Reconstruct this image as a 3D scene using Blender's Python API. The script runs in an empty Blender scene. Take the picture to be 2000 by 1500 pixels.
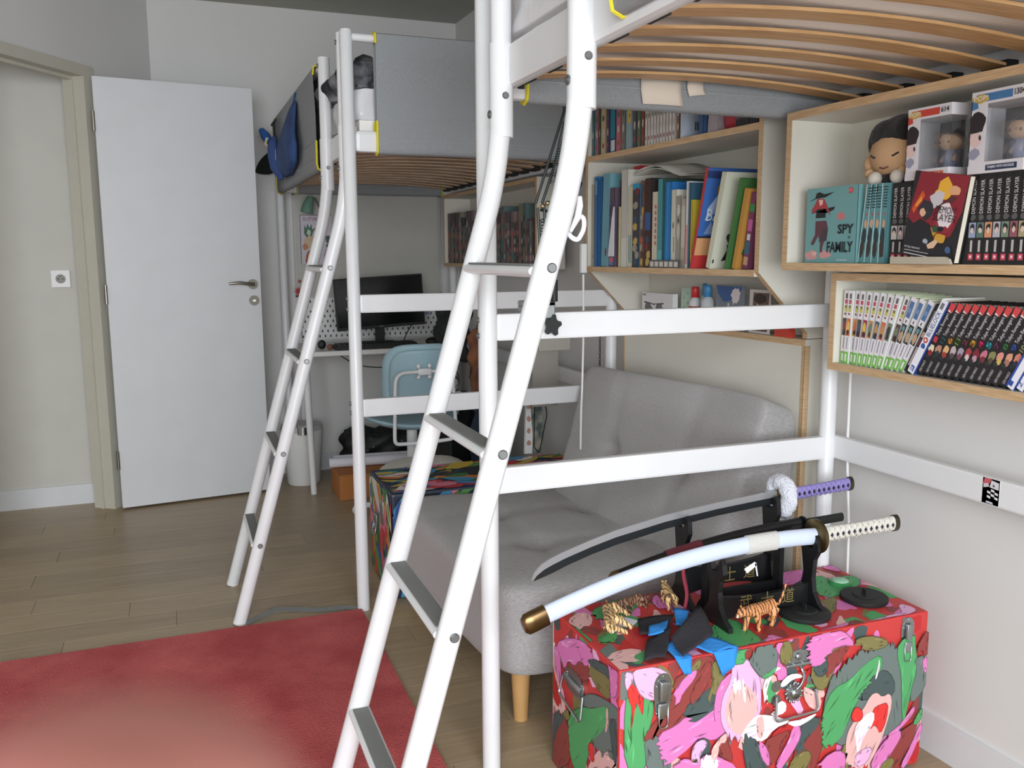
import bpy, bmesh, math, random
from mathutils import Vector, Matrix
random.seed(7)
SC = bpy.context.scene
COL = SC.collection
# ------------------------------------------------------------------ camera
cd = bpy.data.cameras.new('camera'); cam = bpy.data.objects.new('camera', cd); COL.objects.link(cam); SC.camera = cam
cd.sensor_width = 36.0; cd.lens = 1713.18 / 2000 * 36.0
cd.clip_start = 0.005; cd.clip_end = 60
R_, U_, F_ = Vector((.93387, -.35753, -.00573)), Vector((.0577, .1350, .98916)), Vector((.35353, .92369, -.14696))
mm = Matrix((R_, U_, -F_)).transposed().to_4x4(); mm.translation = Vector((0, 0, 1.2305)); cam.matrix_world = mm
cd.dof.use_dof = True; cd.dof.focus_distance = 2.2; cd.dof.aperture_fstop = 13.5
# ------------------------------------------------------------------ world, window light, exposure
w = bpy.data.worlds.new('world'); SC.world = w; w.use_nodes = True
bg = w.node_tree.nodes['Background']; bg.inputs[0].default_value = (.80, .90, 1.0, 1); bg.inputs[1].default_value = 2.2
def area(name, loc, rot, sx, sy, power, col):
    l = bpy.data.lights.new(name, 'AREA'); l.shape = 'RECTANGLE'; l.size = sx; l.size_y = sy; l.energy = power; l.color = col
    o = bpy.data.objects.new(name, l); COL.objects.link(o); o.location = loc; o.rotation_euler = rot; return o
area('window_daylight', (-.35, -1.74, 1.38), (math.radians(57), 0, 0), 2.7, 1.9, 186, (.92, .96, 1.0))
area('hall_area_light', (-2.2, 3.7, 2.3), (0, 0, 0), .9, .9, 7, (1, .98, .95))  # area lamp below the hall ceiling, facing down; the hall has no window
SC.view_settings.view_transform = 'Standard'; SC.view_settings.look = 'None'
SC.view_settings.exposure = 0.0; SC.view_settings.gamma = 1.0; SC.view_settings.use_curve_mapping = False

# ------------------------------------------------------------------ helpers
def lin(c):
    return tuple((x / 255 / 12.92) if x / 255 <= .04045 else ((x / 255 + .055) / 1.055) ** 2.4 for x in c[:3])
MATS = {}
def M(name, rgb, rough=.5, metal=0, var=0, scale=8, bump=0, bscale=60, spec=.5, trans=0, rgb2=None, stretch=None, emit=0, sheen=0, alpha=1):
    if name in MATS: return MATS[name]
    m = bpy.data.materials.new(name); m.use_nodes = True; nt = m.node_tree; b = nt.nodes['Principled BSDF']
    c = lin(rgb) + (1,); b.inputs['Base Color'].default_value = c; b.inputs['Roughness'].default_value = rough
    b.inputs['Metallic'].default_value = metal; b.inputs['Specular IOR Level'].default_value = spec
    b.inputs['Transmission Weight'].default_value = trans; b.inputs['Alpha'].default_value = alpha
    if sheen: b.inputs['Sheen Weight'].default_value = sheen
    if emit: b.inputs['Emission Color'].default_value = c; b.inputs['Emission Strength'].default_value = emit
    tc = nt.nodes.new('ShaderNodeTexCoord'); vec = tc.outputs['Object']
    if stretch:
        mp = nt.nodes.new('ShaderNodeMapping'); mp.inputs['Scale'].default_value = stretch; nt.links.new(vec, mp.inputs[0]); vec = mp.outputs[0]
    n = nt.nodes.new('ShaderNodeTexNoise'); n.inputs['Scale'].default_value = scale; n.inputs['Detail'].default_value = 5; nt.links.new(vec, n.inputs['Vector'])
    r = nt.nodes.new('ShaderNodeValToRGB'); c2 = lin(rgb2) if rgb2 else tuple(x * (1 - (var or .03)) for x in c[:3])
    r.color_ramp.elements[0].position = .35; r.color_ramp.elements[1].position = .65
    r.color_ramp.elements[0].color = tuple(c2) + (1,); r.color_ramp.elements[1].color = c
    nt.links.new(n.outputs[0], r.inputs[0]); nt.links.new(r.outputs[0], b.inputs['Base Color'])
    if bump:
        n2 = nt.nodes.new('ShaderNodeTexNoise'); n2.inputs['Scale'].default_value = bscale; n2.inputs['Detail'].default_value = 3; nt.links.new(vec, n2.inputs['Vector'])
        bp = nt.nodes.new('ShaderNodeBump'); bp.inputs['Strength'].default_value = bump; bp.inputs['Distance'].default_value = .01
        nt.links.new(n2.outputs[0], bp.inputs['Height']); nt.links.new(bp.outputs[0], b.inputs['Normal'])
    MATS[name] = m; return m
def stripes(name, a, b_, scale=60, thr=.6):
    m = M(name, a, .55); nt = m.node_tree; b = nt.nodes['Principled BSDF']
    wv = nt.nodes.new('ShaderNodeTexWave'); wv.inputs['Scale'].default_value = scale; wv.inputs['Distortion'].default_value = 5; wv.inputs['Detail'].default_value = 2; wv.inputs['Detail Scale'].default_value = 2
    tc = nt.nodes.new('ShaderNodeTexCoord'); nt.links.new(tc.outputs['Object'], wv.inputs[0])
    r = nt.nodes.new('ShaderNodeValToRGB'); r.color_ramp.elements[0].position = thr; r.color_ramp.elements[1].position = thr + .1
    r.color_ramp.elements[0].color = lin(a) + (1,); r.color_ramp.elements[1].color = lin(b_) + (1,)
    nt.links.new(wv.outputs[1], r.inputs[0]); nt.links.new(r.outputs[0], b.inputs['Base Color']); return m
def print_mat(name='printed_ink', rough=.55):
    if name in MATS: return MATS[name]
    m = bpy.data.materials.new(name); m.use_nodes = True; nt = m.node_tree; b = nt.nodes['Principled BSDF']
    a = nt.nodes.new('ShaderNodeAttribute'); a.attribute_name = 'Col'; nt.links.new(a.outputs['Color'], b.inputs['Base Color'])
    b.inputs['Roughness'].default_value = rough; MATS[name] = m; return m
def rloc(o):
    v = Vector((0, 0, 0))
    while o is not None: v += o.location; o = o.parent
    return v
def thing(name, label, cat, loc=(0, 0, 0), group=None):
    o = bpy.data.objects.new(name, None); COL.objects.link(o); o.location = loc; o['label'] = label; o['category'] = cat
    o.empty_display_size = .05
    if group: o['group'] = group
    return o
def tag(o, label, cat, group=None, kind=None):
    o['label'] = label; o['category'] = cat
    if group: o['group'] = group
    if kind: o['kind'] = kind
    return o
def mk(name, vs, fs, mat, parent=None, smooth=False, cols=None, local=False):
    off = Vector((0, 0, 0)) if local else rloc(parent)
    me = bpy.data.meshes.new(name)
    if parent is None and not local:
        xs = [v[0] for v in vs]; ys = [v[1] for v in vs]; zs = [v[2] for v in vs]
        off = Vector(((min(xs) + max(xs)) / 2, (min(ys) + max(ys)) / 2, min(zs)))
    me.from_pydata([(v[0] - off.x, v[1] - off.y, v[2] - off.z) for v in vs], [], fs)
    if smooth: me.polygons.foreach_set('use_smooth', [True] * len(me.polygons))
    me.materials.append(mat)
    if cols is not None:
        a = me.color_attributes.new('Col', 'FLOAT_COLOR', 'CORNER'); buf = []
        for p, c in zip(me.polygons, cols): buf += list(lin(c) + (1.0,)) * p.loop_total
        a.data.foreach_set('color', buf)
    me.update()
    o = bpy.data.objects.new(name, me); COL.objects.link(o)
    if parent is not None: o.parent = parent
    elif not local: o.location = off
    return o
def frombm(name, bm, mat, parent=None, smooth=False):
    bm.verts.ensure_lookup_table(); vs = [v.co.copy() for v in bm.verts]; bm.verts.index_update()
    fs = [[v.index for v in f.verts] for f in bm.faces]; bm.free(); return mk(name, vs, fs, mat, parent, smooth)
class B:
    """collects simple shapes that become one mesh"""
    def __init__(s): s.v = []; s.f = []; s.c = []
    def add(s, vs, fs, col=(200, 200, 200)):
        k = len(s.v); s.v += [tuple(v) for v in vs]; s.f += [[i + k for i in f] for f in fs]; s.c += [col] * len(fs); return s
    def box(s, x0, x1, y0, y1, z0, z1, col=(200, 200, 200), bev=0):
        if bev:
            e = min(bev, (x1 - x0) / 2.01, (y1 - y0) / 2.01, (z1 - z0) / 2.01); bm = bmesh.new(); bmesh.ops.create_cube(bm, size=1)
            for v in bm.verts: v.co = Vector((x0 if v.co.x < 0 else x1, y0 if v.co.y < 0 else y1, z0 if v.co.z < 0 else z1))
            bmesh.ops.bevel(bm, geom=bm.edges[:], offset=e, segments=2, profile=.6, affect='EDGES')
            bm.verts.index_update(); r = s.add([v.co.copy() for v in bm.verts], [[v.index for v in f.verts] for f in bm.faces], col); bm.free(); return r
        vs = [(x, y, z) for x in (x0, x1) for y in (y0, y1) for z in (z0, z1)]
        return s.add(vs, [(0, 1, 3, 2), (4, 6, 7, 5), (0, 4, 5, 1), (2, 3, 7, 6), (0, 2, 6, 4), (1, 5, 7, 3)], col)
    def tube(s, pts, r, seg=14, flat=None, col=(200, 200, 200), cap=True):
        """sweep a round (or flattened along vector flat=(vec,factor)) section along pts; r number or list"""
        P = [Vector(p) for p in pts]; n = len(P); rs = r if isinstance(r, (list, tuple)) else [r] * n
        up = None; rings = []
        for i in range(n):
            t = (P[min(i + 1, n - 1)] - P[max(i - 1, 0)]).normalized()
            if up is None: up = Vector((0, 0, 1)) if abs(t.z) < .9 else Vector((0, 1, 0))
            a = t.cross(up).normalized(); b = a.cross(t).normalized(); up = b
            ring = []
            for k in range(seg):
                th = 2 * math.pi * k / seg; d = a * (rs[i] * math.cos(th)) + b * (rs[i] * math.sin(th))
                if flat: fv = Vector(flat[0]); d = d - fv * d.dot(fv) * (1 - flat[1])
                ring.append(P[i] + d)
            rings.append(ring)
        vs = [v for ring in rings for v in ring]; fs = []
        for i in range(n - 1):
            for k in range(seg):
                k2 = (k + 1) % seg; fs.append((i * seg + k, i * seg + k2, (i + 1) * seg + k2, (i + 1) * seg + k))
        if cap: fs.append(tuple(range(seg))[::-1]); fs.append(tuple((n - 1) * seg + k for k in range(seg)))
        return s.add(vs, fs, col)
    def cyl(s, p, q, r, seg=16, r2=None, col=(200, 200, 200)): return s.tube([p, q], [r, r if r2 is None else r2], seg, col=col)
    def extr(s, poly, O, U, V, W, col=(200, 200, 200)):
        O, U, V, W = Vector(O), Vector(U), Vector(V), Vector(W); n = len(poly)
        a = [O + U * u + V * v for u, v in poly]; b = [p + W for p in a]
        return s.add(a + b, [tuple(range(n)), tuple(range(2 * n - 1, n - 1, -1))] + [(i, i + n, (i + 1) % n + n, (i + 1) % n) for i in range(n)], col)
    def ball(s, c, r, seg=12, sc=(1, 1, 1), col=(200, 200, 200), rot=None):
        vs = []; fs = []; h = seg // 2 + 1
        for i in range(1, h):
            for k in range(seg):
                p = Vector((math.sin(math.pi * i / h) * math.cos(2 * math.pi * k / seg) * sc[0], math.sin(math.pi * i / h) * math.sin(2 * math.pi * k / seg) * sc[1], math.cos(math.pi * i / h) * sc[2])) * r
                if rot: p = rot @ p
                vs.append(Vector(c) + p)
        for i in range(h - 2):
            for k in range(seg): fs.append((i * seg + k, (i + 1) * seg + k, (i + 1) * seg + (k + 1) % seg, i * seg + (k + 1) % seg))
        t = Vector((0, 0, r * sc[2])); b_ = -t
        if rot: t = rot @ t; b_ = rot @ b_
        vs += [Vector(c) + t, Vector(c) + b_]; n = len(vs)
        for k in range(seg): fs.append((n - 2, k, (k + 1) % seg)); fs.append((n - 1, (h - 2) * seg + (k + 1) % seg, (h - 2) * seg + k))
        return s.add(vs, fs, col)
    def out(s, name, mat, parent=None, smooth=False, cols=False): return mk(name, s.v, s.f, mat, parent, smooth, s.c if cols else None)
def bx(name, x0, x1, y0, y1, z0, z1, mat, parent=None, bev=0): return B().box(x0, x1, y0, y1, z0, z1, bev=bev).out(name, mat, parent)
def tb(name, pts, r, mat, parent=None, seg=14, flat=None): return auto(B().tube(pts, r, seg, flat).out(name, mat, parent, True))
def auto(o, ang=40):
    me = o.data
    bm = bmesh.new(); bm.from_mesh(me); a = math.radians(ang)
    for e in bm.edges:
        if len(e.link_faces) == 2 and e.calc_face_angle(0) > a: e.smooth = False
    bm.to_mesh(me); bm.free(); return o
def struct(o): o['kind'] = 'structure'; return o
def chaikin(p, n=2):
    for _ in range(n):
        q = []
        for i in range(len(p)):
            a, b = p[i], p[(i + 1) % len(p)]
            q += [(a[0] * .75 + b[0] * .25, a[1] * .75 + b[1] * .25), (a[0] * .25 + b[0] * .75, a[1] * .25 + b[1] * .75)]
        p = q
    return p
def decal(name, parent, O, U, V, shapes, eps=.00008, mat=None, base=.0002):
    """flat print: coloured outlines in the (U,V) frame of a real surface, facing U x V"""
    O, U, V = Vector(O), Vector(U), Vector(V); N = U.cross(V).normalized(); vs = []; fs = []; cs = []
    for i, (c, pts) in enumerate(shapes):
        k = len(vs); h = base + eps * i
        vs += [O + U * u + V * v + N * h for u, v in pts]; fs.append(tuple(range(k, k + len(pts)))); cs.append(c)
    return mk(name, vs, fs, mat or print_mat(), parent, False, cs)
TXT = {}
def text(s, parent, O, U, V, w_, h_, col, name='lettering', bold=0, ital=0):
    """printed words: box of size w_ x h_ at O along unit U (reading) and V (up)"""
    key = (s, tuple(col), bold, ital)
    if key not in TXT:
        c = bpy.data.curves.new('t', 'FONT'); c.body = s; c.resolution_u = 2; c.offset = bold; c.shear = ital
        o = bpy.data.objects.new('t', c); COL.objects.link(o); dg = bpy.context.evaluated_depsgraph_get(); dg.update()
        me = bpy.data.meshes.new_from_object(o.evaluated_get(dg)); bpy.data.objects.remove(o)
        xs = [v.co.x for v in me.vertices] or [0, 1]; ys = [v.co.y for v in me.vertices] or [0, 1]
        x0, x1, y0, y1 = min(xs), max(xs), min(ys), max(ys)
        for v in me.vertices: v.co.x = (v.co.x - x0) / (x1 - x0 or 1); v.co.y = (v.co.y - y0) / (y1 - y0 or 1); v.co.z = 0
        me.materials.clear(); me.materials.append(M('ink_%d_%d_%d' % tuple(col[:3]), col, .5)); TXT[key] = me
    o = bpy.data.objects.new(name, TXT[key]); COL.objects.link(o); o.parent = parent
    U, V = Vector(U), Vector(V); N = U.cross(V); O = Vector(O) - rloc(parent)
    m = Matrix((U * w_, V * h_, N)).transposed().to_4x4(); m.translation = O; o.matrix_basis = m; return o
def pillow(name, c8, mat, parent=None, n=16, e=.35, dents=(), crease=None, puff=.0):
    """rounded cushion through eight corners (x0y0z0,x1y0z0,x0y1z0,x1y1z0, then z1), dents on the w=1 side"""
    C8 = [Vector(c) for c in c8]; bm = bmesh.new(); bmesh.ops.create_cube(bm, size=2); bmesh.ops.subdivide_edges(bm, edges=bm.edges[:], cuts=n, use_grid_fill=True)
    for v in bm.verts:
        p = v.co.copy(); q = []
        m_ = max(abs(p.x), abs(p.y), abs(p.z)); L = p.length or 1
        s_ = p * (m_ / L) * 1.0
        # superellipse blend between cube and sphere
        pw = 2 / e; k = (abs(p.x) ** pw + abs(p.y) ** pw + abs(p.z) ** pw) ** (-1 / pw); p = p * k * m_
        u, vv, w2 = (p.x + 1) / 2, (p.y + 1) / 2, (p.z + 1) / 2; uo, vo = u, vv
        P = Vector((0, 0, 0))
        for i in range(8):
            P += C8[i] * ((u if i & 1 else 1 - u) * (vv if i & 2 else 1 - vv) * (w2 if i & 4 else 1 - w2))
        nrm = (C8[4] - C8[0]).normalized()
        if w2 > .5:
            for (du, dv, ru, rv, dep) in dents:
                g = math.exp(-((uo - du) / ru) ** 2 - ((vo - dv) / rv) ** 2); P -= nrm * dep * g
        v.co = P
    o = frombm(name, bm, mat, parent, True); return o
def remesh(o, vox):
    m = o.modifiers.new('r', 'REMESH'); m.mode = 'VOXEL'; m.voxel_size = vox; m.use_smooth_shade = True
    s = o.modifiers.new('s', 'SMOOTH'); s.iterations = 3; s.factor = .6; return o
# ------------------------------------------------------------------ materials
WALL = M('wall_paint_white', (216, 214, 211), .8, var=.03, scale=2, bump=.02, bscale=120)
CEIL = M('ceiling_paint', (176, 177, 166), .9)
DOOR = M('door_lacquer_white', (214, 215, 217), .45)
WHITE = M('white_powder_coated_steel', (226, 226, 227), .32, spec=.5)
WPLAS = M('white_plastic', (230, 230, 228), .4)
SCREW = M('zinc_screw', (140, 142, 142), .4, 1)
GREYF = M('grey_mesh_fabric', (152, 155, 157), .9, var=.12, scale=220, bump=.3, bscale=500)
YEL = M('yellow_piping', (222, 205, 40), .6)
BEECH = M('beech_slat', (212, 172, 122), .45, rgb2=(190, 144, 96), scale=5, stretch=(2, 26, 26), bump=.03)
BEECH2 = M('dark_beech_slat', (204, 172, 140), .5, rgb2=(176, 142, 112), scale=5, stretch=(2, 26, 26))
PLYE = M('plywood_edge', (208, 178, 140), .5, rgb2=(186, 152, 112), scale=6, stretch=(3, 3, 60))
MELA = M('white_melamine', (216, 212, 200), .4)
SHEET = M('white_bed_linen', (226, 224, 226), .8, var=.05, scale=9, bump=.5, bscale=14)
MATT = M('mattress_cover', (250, 244, 238), .85, var=.05, bump=.1, bscale=80)
SOFA = M('grey_linen_weave', (176, 173, 172), .9, rgb2=(156, 153, 152), scale=60, stretch=(1, 5, 5), bump=.35, bscale=260, sheen=.3)
BLACK = M('black_lacquer', (22, 23, 25), .35)
BLK2 = M('black_matt_plastic', (26, 28, 28), .6, bump=.02)
METAL = M('galvanised_metal', (176, 182, 184), .32, 1, var=.12, scale=30)
BRONZE = M('aged_bronze', (118, 104, 74), .35, 1, var=.3, scale=40)
WOODLEG = M('oak_leg', (196, 152, 96), .5, scale=10, var=.1)
# ------------------------------------------------------------------ room shell
WC = .0312                                   # the right wall closes in slightly towards the far end
def wx(y): return 1.695 - WC * (y - 1.5)
YW, CZ = 5.02, 2.53
fl = struct(bx('floor', -3.2, 1.95, -1.8, 5.2, -.05, -.012, M('floor_underlay', (120, 104, 84), .6)))
FLM = [M('oak_plank_%d' % i, c, .36, rgb2=c2, scale=3.2, stretch=(1.2, 16, 4), bump=.03, bscale=40, spec=.4) for i, (c, c2) in enumerate([((168, 148, 120), (156, 136, 108)), ((163, 144, 118), (151, 132, 105)), ((172, 152, 123), (160, 140, 112))])]
PW = .14; row = 0; y = .78; meshes = {}
random.seed(3)
while y < YW + .1:
    x = -3.1 + random.random() * .9 - .6
    while x < 1.7:
        L = random.choice((1.1, 1.3, 1.5)); key = (L, random.randrange(3))
        if key not in meshes:
            b = B().box(0, L - .0010, 0, PW - .0009, -.012, 0, bev=.0006); me = bpy.data.meshes.new('plank'); me.from_pydata(b.v, [], b.f); me.materials.append(FLM[key[1]]); meshes[key] = me
        if x + L > -2.9 and not (x > 1.6):
            p = bpy.data.objects.new('plank', meshes[key]); COL.objects.link(p); p.parent = fl; p.location = Vector((x, y, 0)) - fl.location
        x += L
    y += PW
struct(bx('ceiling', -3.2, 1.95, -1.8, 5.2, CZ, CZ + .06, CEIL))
struct(B().extr([(wx(-1.7), -1.7), (wx(YW), YW), (1.95, YW), (1.95, -1.7)], (0, 0, -.01), (1, 0, 0), (0, 1, 0), (0, 0, CZ + .01)).out('wall_right', WALL))
struct(bx('wall_far', -.06, 1.95, YW, YW + .1, -.01, CZ, WALL))
bb = B().extr([(wx(-1.6) - .012, -1.6), (wx(YW) - .012, YW), (wx(YW) + .01, YW), (wx(-1.6) + .01, -1.6)], (0, 0, 0), (1, 0, 0), (0, 1, 0), (0, 0, .098))
struct(bb.out('baseboard_right', DOOR))
struct(bx('baseboard_far', .0, 1.56, YW - .012, YW, 0, .098, DOOR))
# slanted wall with the doorway, from the far corner towards the camera's left
D0 = Vector((-.05, 5.02, 0)); DD = Vector((-.56, -.80, 0)).normalized(); DN = Vector((DD.y, -DD.x, 0)); DN = DN if DN.x < 0 else -DN   # DN points to the hall
def dq(t, n, z): return D0 + DD * t + DN * n + Vector((0, 0, z))
def dbox(bb, t0, t1, n0, n1, z0, z1, c=(200, 200, 200)):
    vs = [dq(t, n, z) for t in (t0, t1) for n in (n0, n1) for z in (z0, z1)]
    return bb.add(vs, [(0, 1, 3, 2), (4, 6, 7, 5), (0, 4, 5, 1), (2, 3, 7, 6), (0, 2, 6, 4), (1, 5, 7, 3)], c)
TJ, TE = .475, 1.30
b = B(); dbox(b, -.03, TJ, 0, .09, -.01, CZ); dbox(b, TJ, TE, 0, .09, 2.075, CZ); dbox(b, TE, 3.6, 0, .09, -.01, CZ)
struct(b.out('wall_left', WALL))
b = B(); dbox(b, TJ - .03, TJ + .035, -.012, .105, 0, 2.045); dbox(b, TE - .035, TE + .03, -.012, .105, 0, 2.045); dbox(b, TJ - .03, TE + .03, -.012, .105, 2.045, 2.095)
dbox(b, TJ + .03, TJ + .045, .045, .06, 0, 2.03); dbox(b, TJ + .03, TE - .03, .045, .06, 2.03, 2.05)
struct(b.out('door_frame_1', M('door_frame_paint', (196, 192, 178), .5)))
struct(bx('wall_hall', -3.3, -.30, 4.77, 4.83, -.01, CZ, M('hall_paint_white', (202, 200, 192), .8)))
struct(bx('baseboard_hall', -3.2, -.33, 4.758, 4.77, 0, .1, DOOR))
struct(bx('wall_back_left', -3.2, -1.75, -1.7, -1.62, -.01, CZ, WALL)); struct(bx('wall_back_right', 1.05, 1.95, -1.7, -1.62, -.01, CZ, WALL))
struct(bx('wall_back_bottom', -1.75, 1.05, -1.7, -1.62, -.01, .12, WALL)); struct(bx('wall_back_top', -1.75, 1.05, -1.7, -1.62, 2.35, CZ, WALL))
b = B().box(-1.75, 1.05, -1.69, -1.64, .12, .17).box(-1.75, 1.05, -1.69, -1.64, 2.30, 2.35).box(-1.75, -1.70, -1.69, -1.64, .17, 2.3).box(1.0, 1.05, -1.69, -1.64, .17, 2.3).box(-.38, -.32, -1.69, -1.64, .17, 2.3)
struct(b.out('window_1', DOOR))
struct(bx('wall_side', -3.3, -3.2, -1.7, 4.83, -.01, CZ, WALL))
# door leaf
dr = thing('door_1', 'plain white door leaf standing open against the far wall', 'door', (-.30, 4.60, 0)); del dr['category'], dr['label']; dr['kind'] = 'structure'
da = .1265; Dx = Vector((math.cos(da), math.sin(da), 0)); Dy = Vector((-Dx.y, Dx.x, 0)); DO = Vector((-.296, 4.553, 0))
def lp(u, n, z): return DO + Dx * u + Dy * n + Vector((0, 0, z))
def lbox(bb, u0, u1, n0, n1, z0, z1):
    vs = [lp(t, n, z) for t in (u0, u1) for n in (n0, n1) for z in (z0, z1)]; return bb.add(vs, [(0, 1, 3, 2), (4, 6, 7, 5), (0, 4, 5, 1), (2, 3, 7, 6), (0, 2, 6, 4), (1, 5, 7, 3)])
b = B(); lbox(b, 0, .712, 0, .04, .012, 2.04); b.out('door_leaf', DOOR, dr)
NIK = M('brushed_nickel', (150, 146, 134), .3, 1)
b = B(); b.cyl(lp(.672, 0, 1.085), lp(.672, -.008, 1.085), .025, 24); b.cyl(lp(.672, -.005, 1.085), lp(.672, -.05, 1.085), .009); b.tube([lp(.672, -.05, 1.085), lp(.64, -.053, 1.088), lp(.60, -.052, 1.094), lp(.565, -.05, 1.092), lp(.548, -.046, 1.09)], [.009, .009, .008, .007, .006]); auto(b.out('door_handle', NIK, dr, True))
b = B(); b.cyl(lp(.675, 0, 1.003), lp(.675, -.008, 1.003), .025, 24); b.box(*[c for a in zip(lp(.667, -.014, .998), lp(.683, -.006, 1.008)) for c in a]); auto(b.out('privacy_lock', NIK, dr, True))
b = B()
for z in (.25, 1.05, 1.84): b.cyl(lp(-.006, -.006, z - .045), lp(-.006, -.006, z + .045), .007)
auto(b.out('hinge', NIK, dr, True))
# hall socket
so = thing('wall_socket', 'square white wall socket on the hall wall seen through the doorway', 'socket', (-.51, 4.77, 1.12))
bx('cover_plate', -.552, -.468, 4.758, 4.769, 1.080, 1.164, WPLAS, so, .003)
b = B().tube([(-.51, 4.757, 1.122), (-.51, 4.7565, 1.122)], [.022, .021], 24); auto(b.out('socket_well', M('socket_grey', (150, 148, 142), .5), so, True))
b = B().cyl((-.519, 4.7566, 1.122), (-.519, 4.753, 1.122), .003).cyl((-.501, 4.7566, 1.122), (-.501, 4.753, 1.122), .003).cyl((-.51, 4.7566, 1.133), (-.51, 4.748, 1.133), .0025); b.out('contact', BLK2, so)
# rug
rg = M('red_wool_pile', (206, 94, 92), .95, rgb2=(180, 62, 64), scale=4.5, bump=.8, bscale=200, sheen=.05)
rt = thing('rug', 'red short pile rug with darker worn patches at the ladder feet', 'rug', (-.4, 2.0, 0))
bm = bmesh.new(); bmesh.ops.create_grid(bm, x_segments=90, y_segments=100, size=1)
for v in bm.verts: v.co = Vector((-.28 + v.co.x * .825, 2.0 + v.co.y * .905, .010 + .0018 * random.random()))
frombm('pile', bm, rg, rt, True)
bx('backing', -1.105, .545, 1.095, 2.905, 0.0005, .0095, M('rug_edge', (120, 40, 44), .9), rt)
# grey strap on the floor
pts = [(.162, 2.93, .004), (.2, 2.965, .006), (.27, 3.0, .012), (.34, 2.985, .006), (.42, 2.955, .004), (.5, 2.945, .004), (.535, 2.92, .004)]
b = B()
vs = [];
for p in pts: vs += [(p[0], p[1] - .011, p[2]), (p[0], p[1] + .011, p[2] + .006)]
fs = [(2 * i, 2 * i + 2, 2 * i + 3, 2 * i + 1) for i in range(len(pts) - 1)]
o = mk('strap', vs, fs, M('grey_webbing', (120, 122, 120), .8, var=.1, scale=90)); so2 = o.modifiers.new('s', 'SOLIDIFY'); so2.thickness = .0018
tag(o, 'grey webbing strap lying on the floor between ladder foot and bed post', 'strap')
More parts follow.
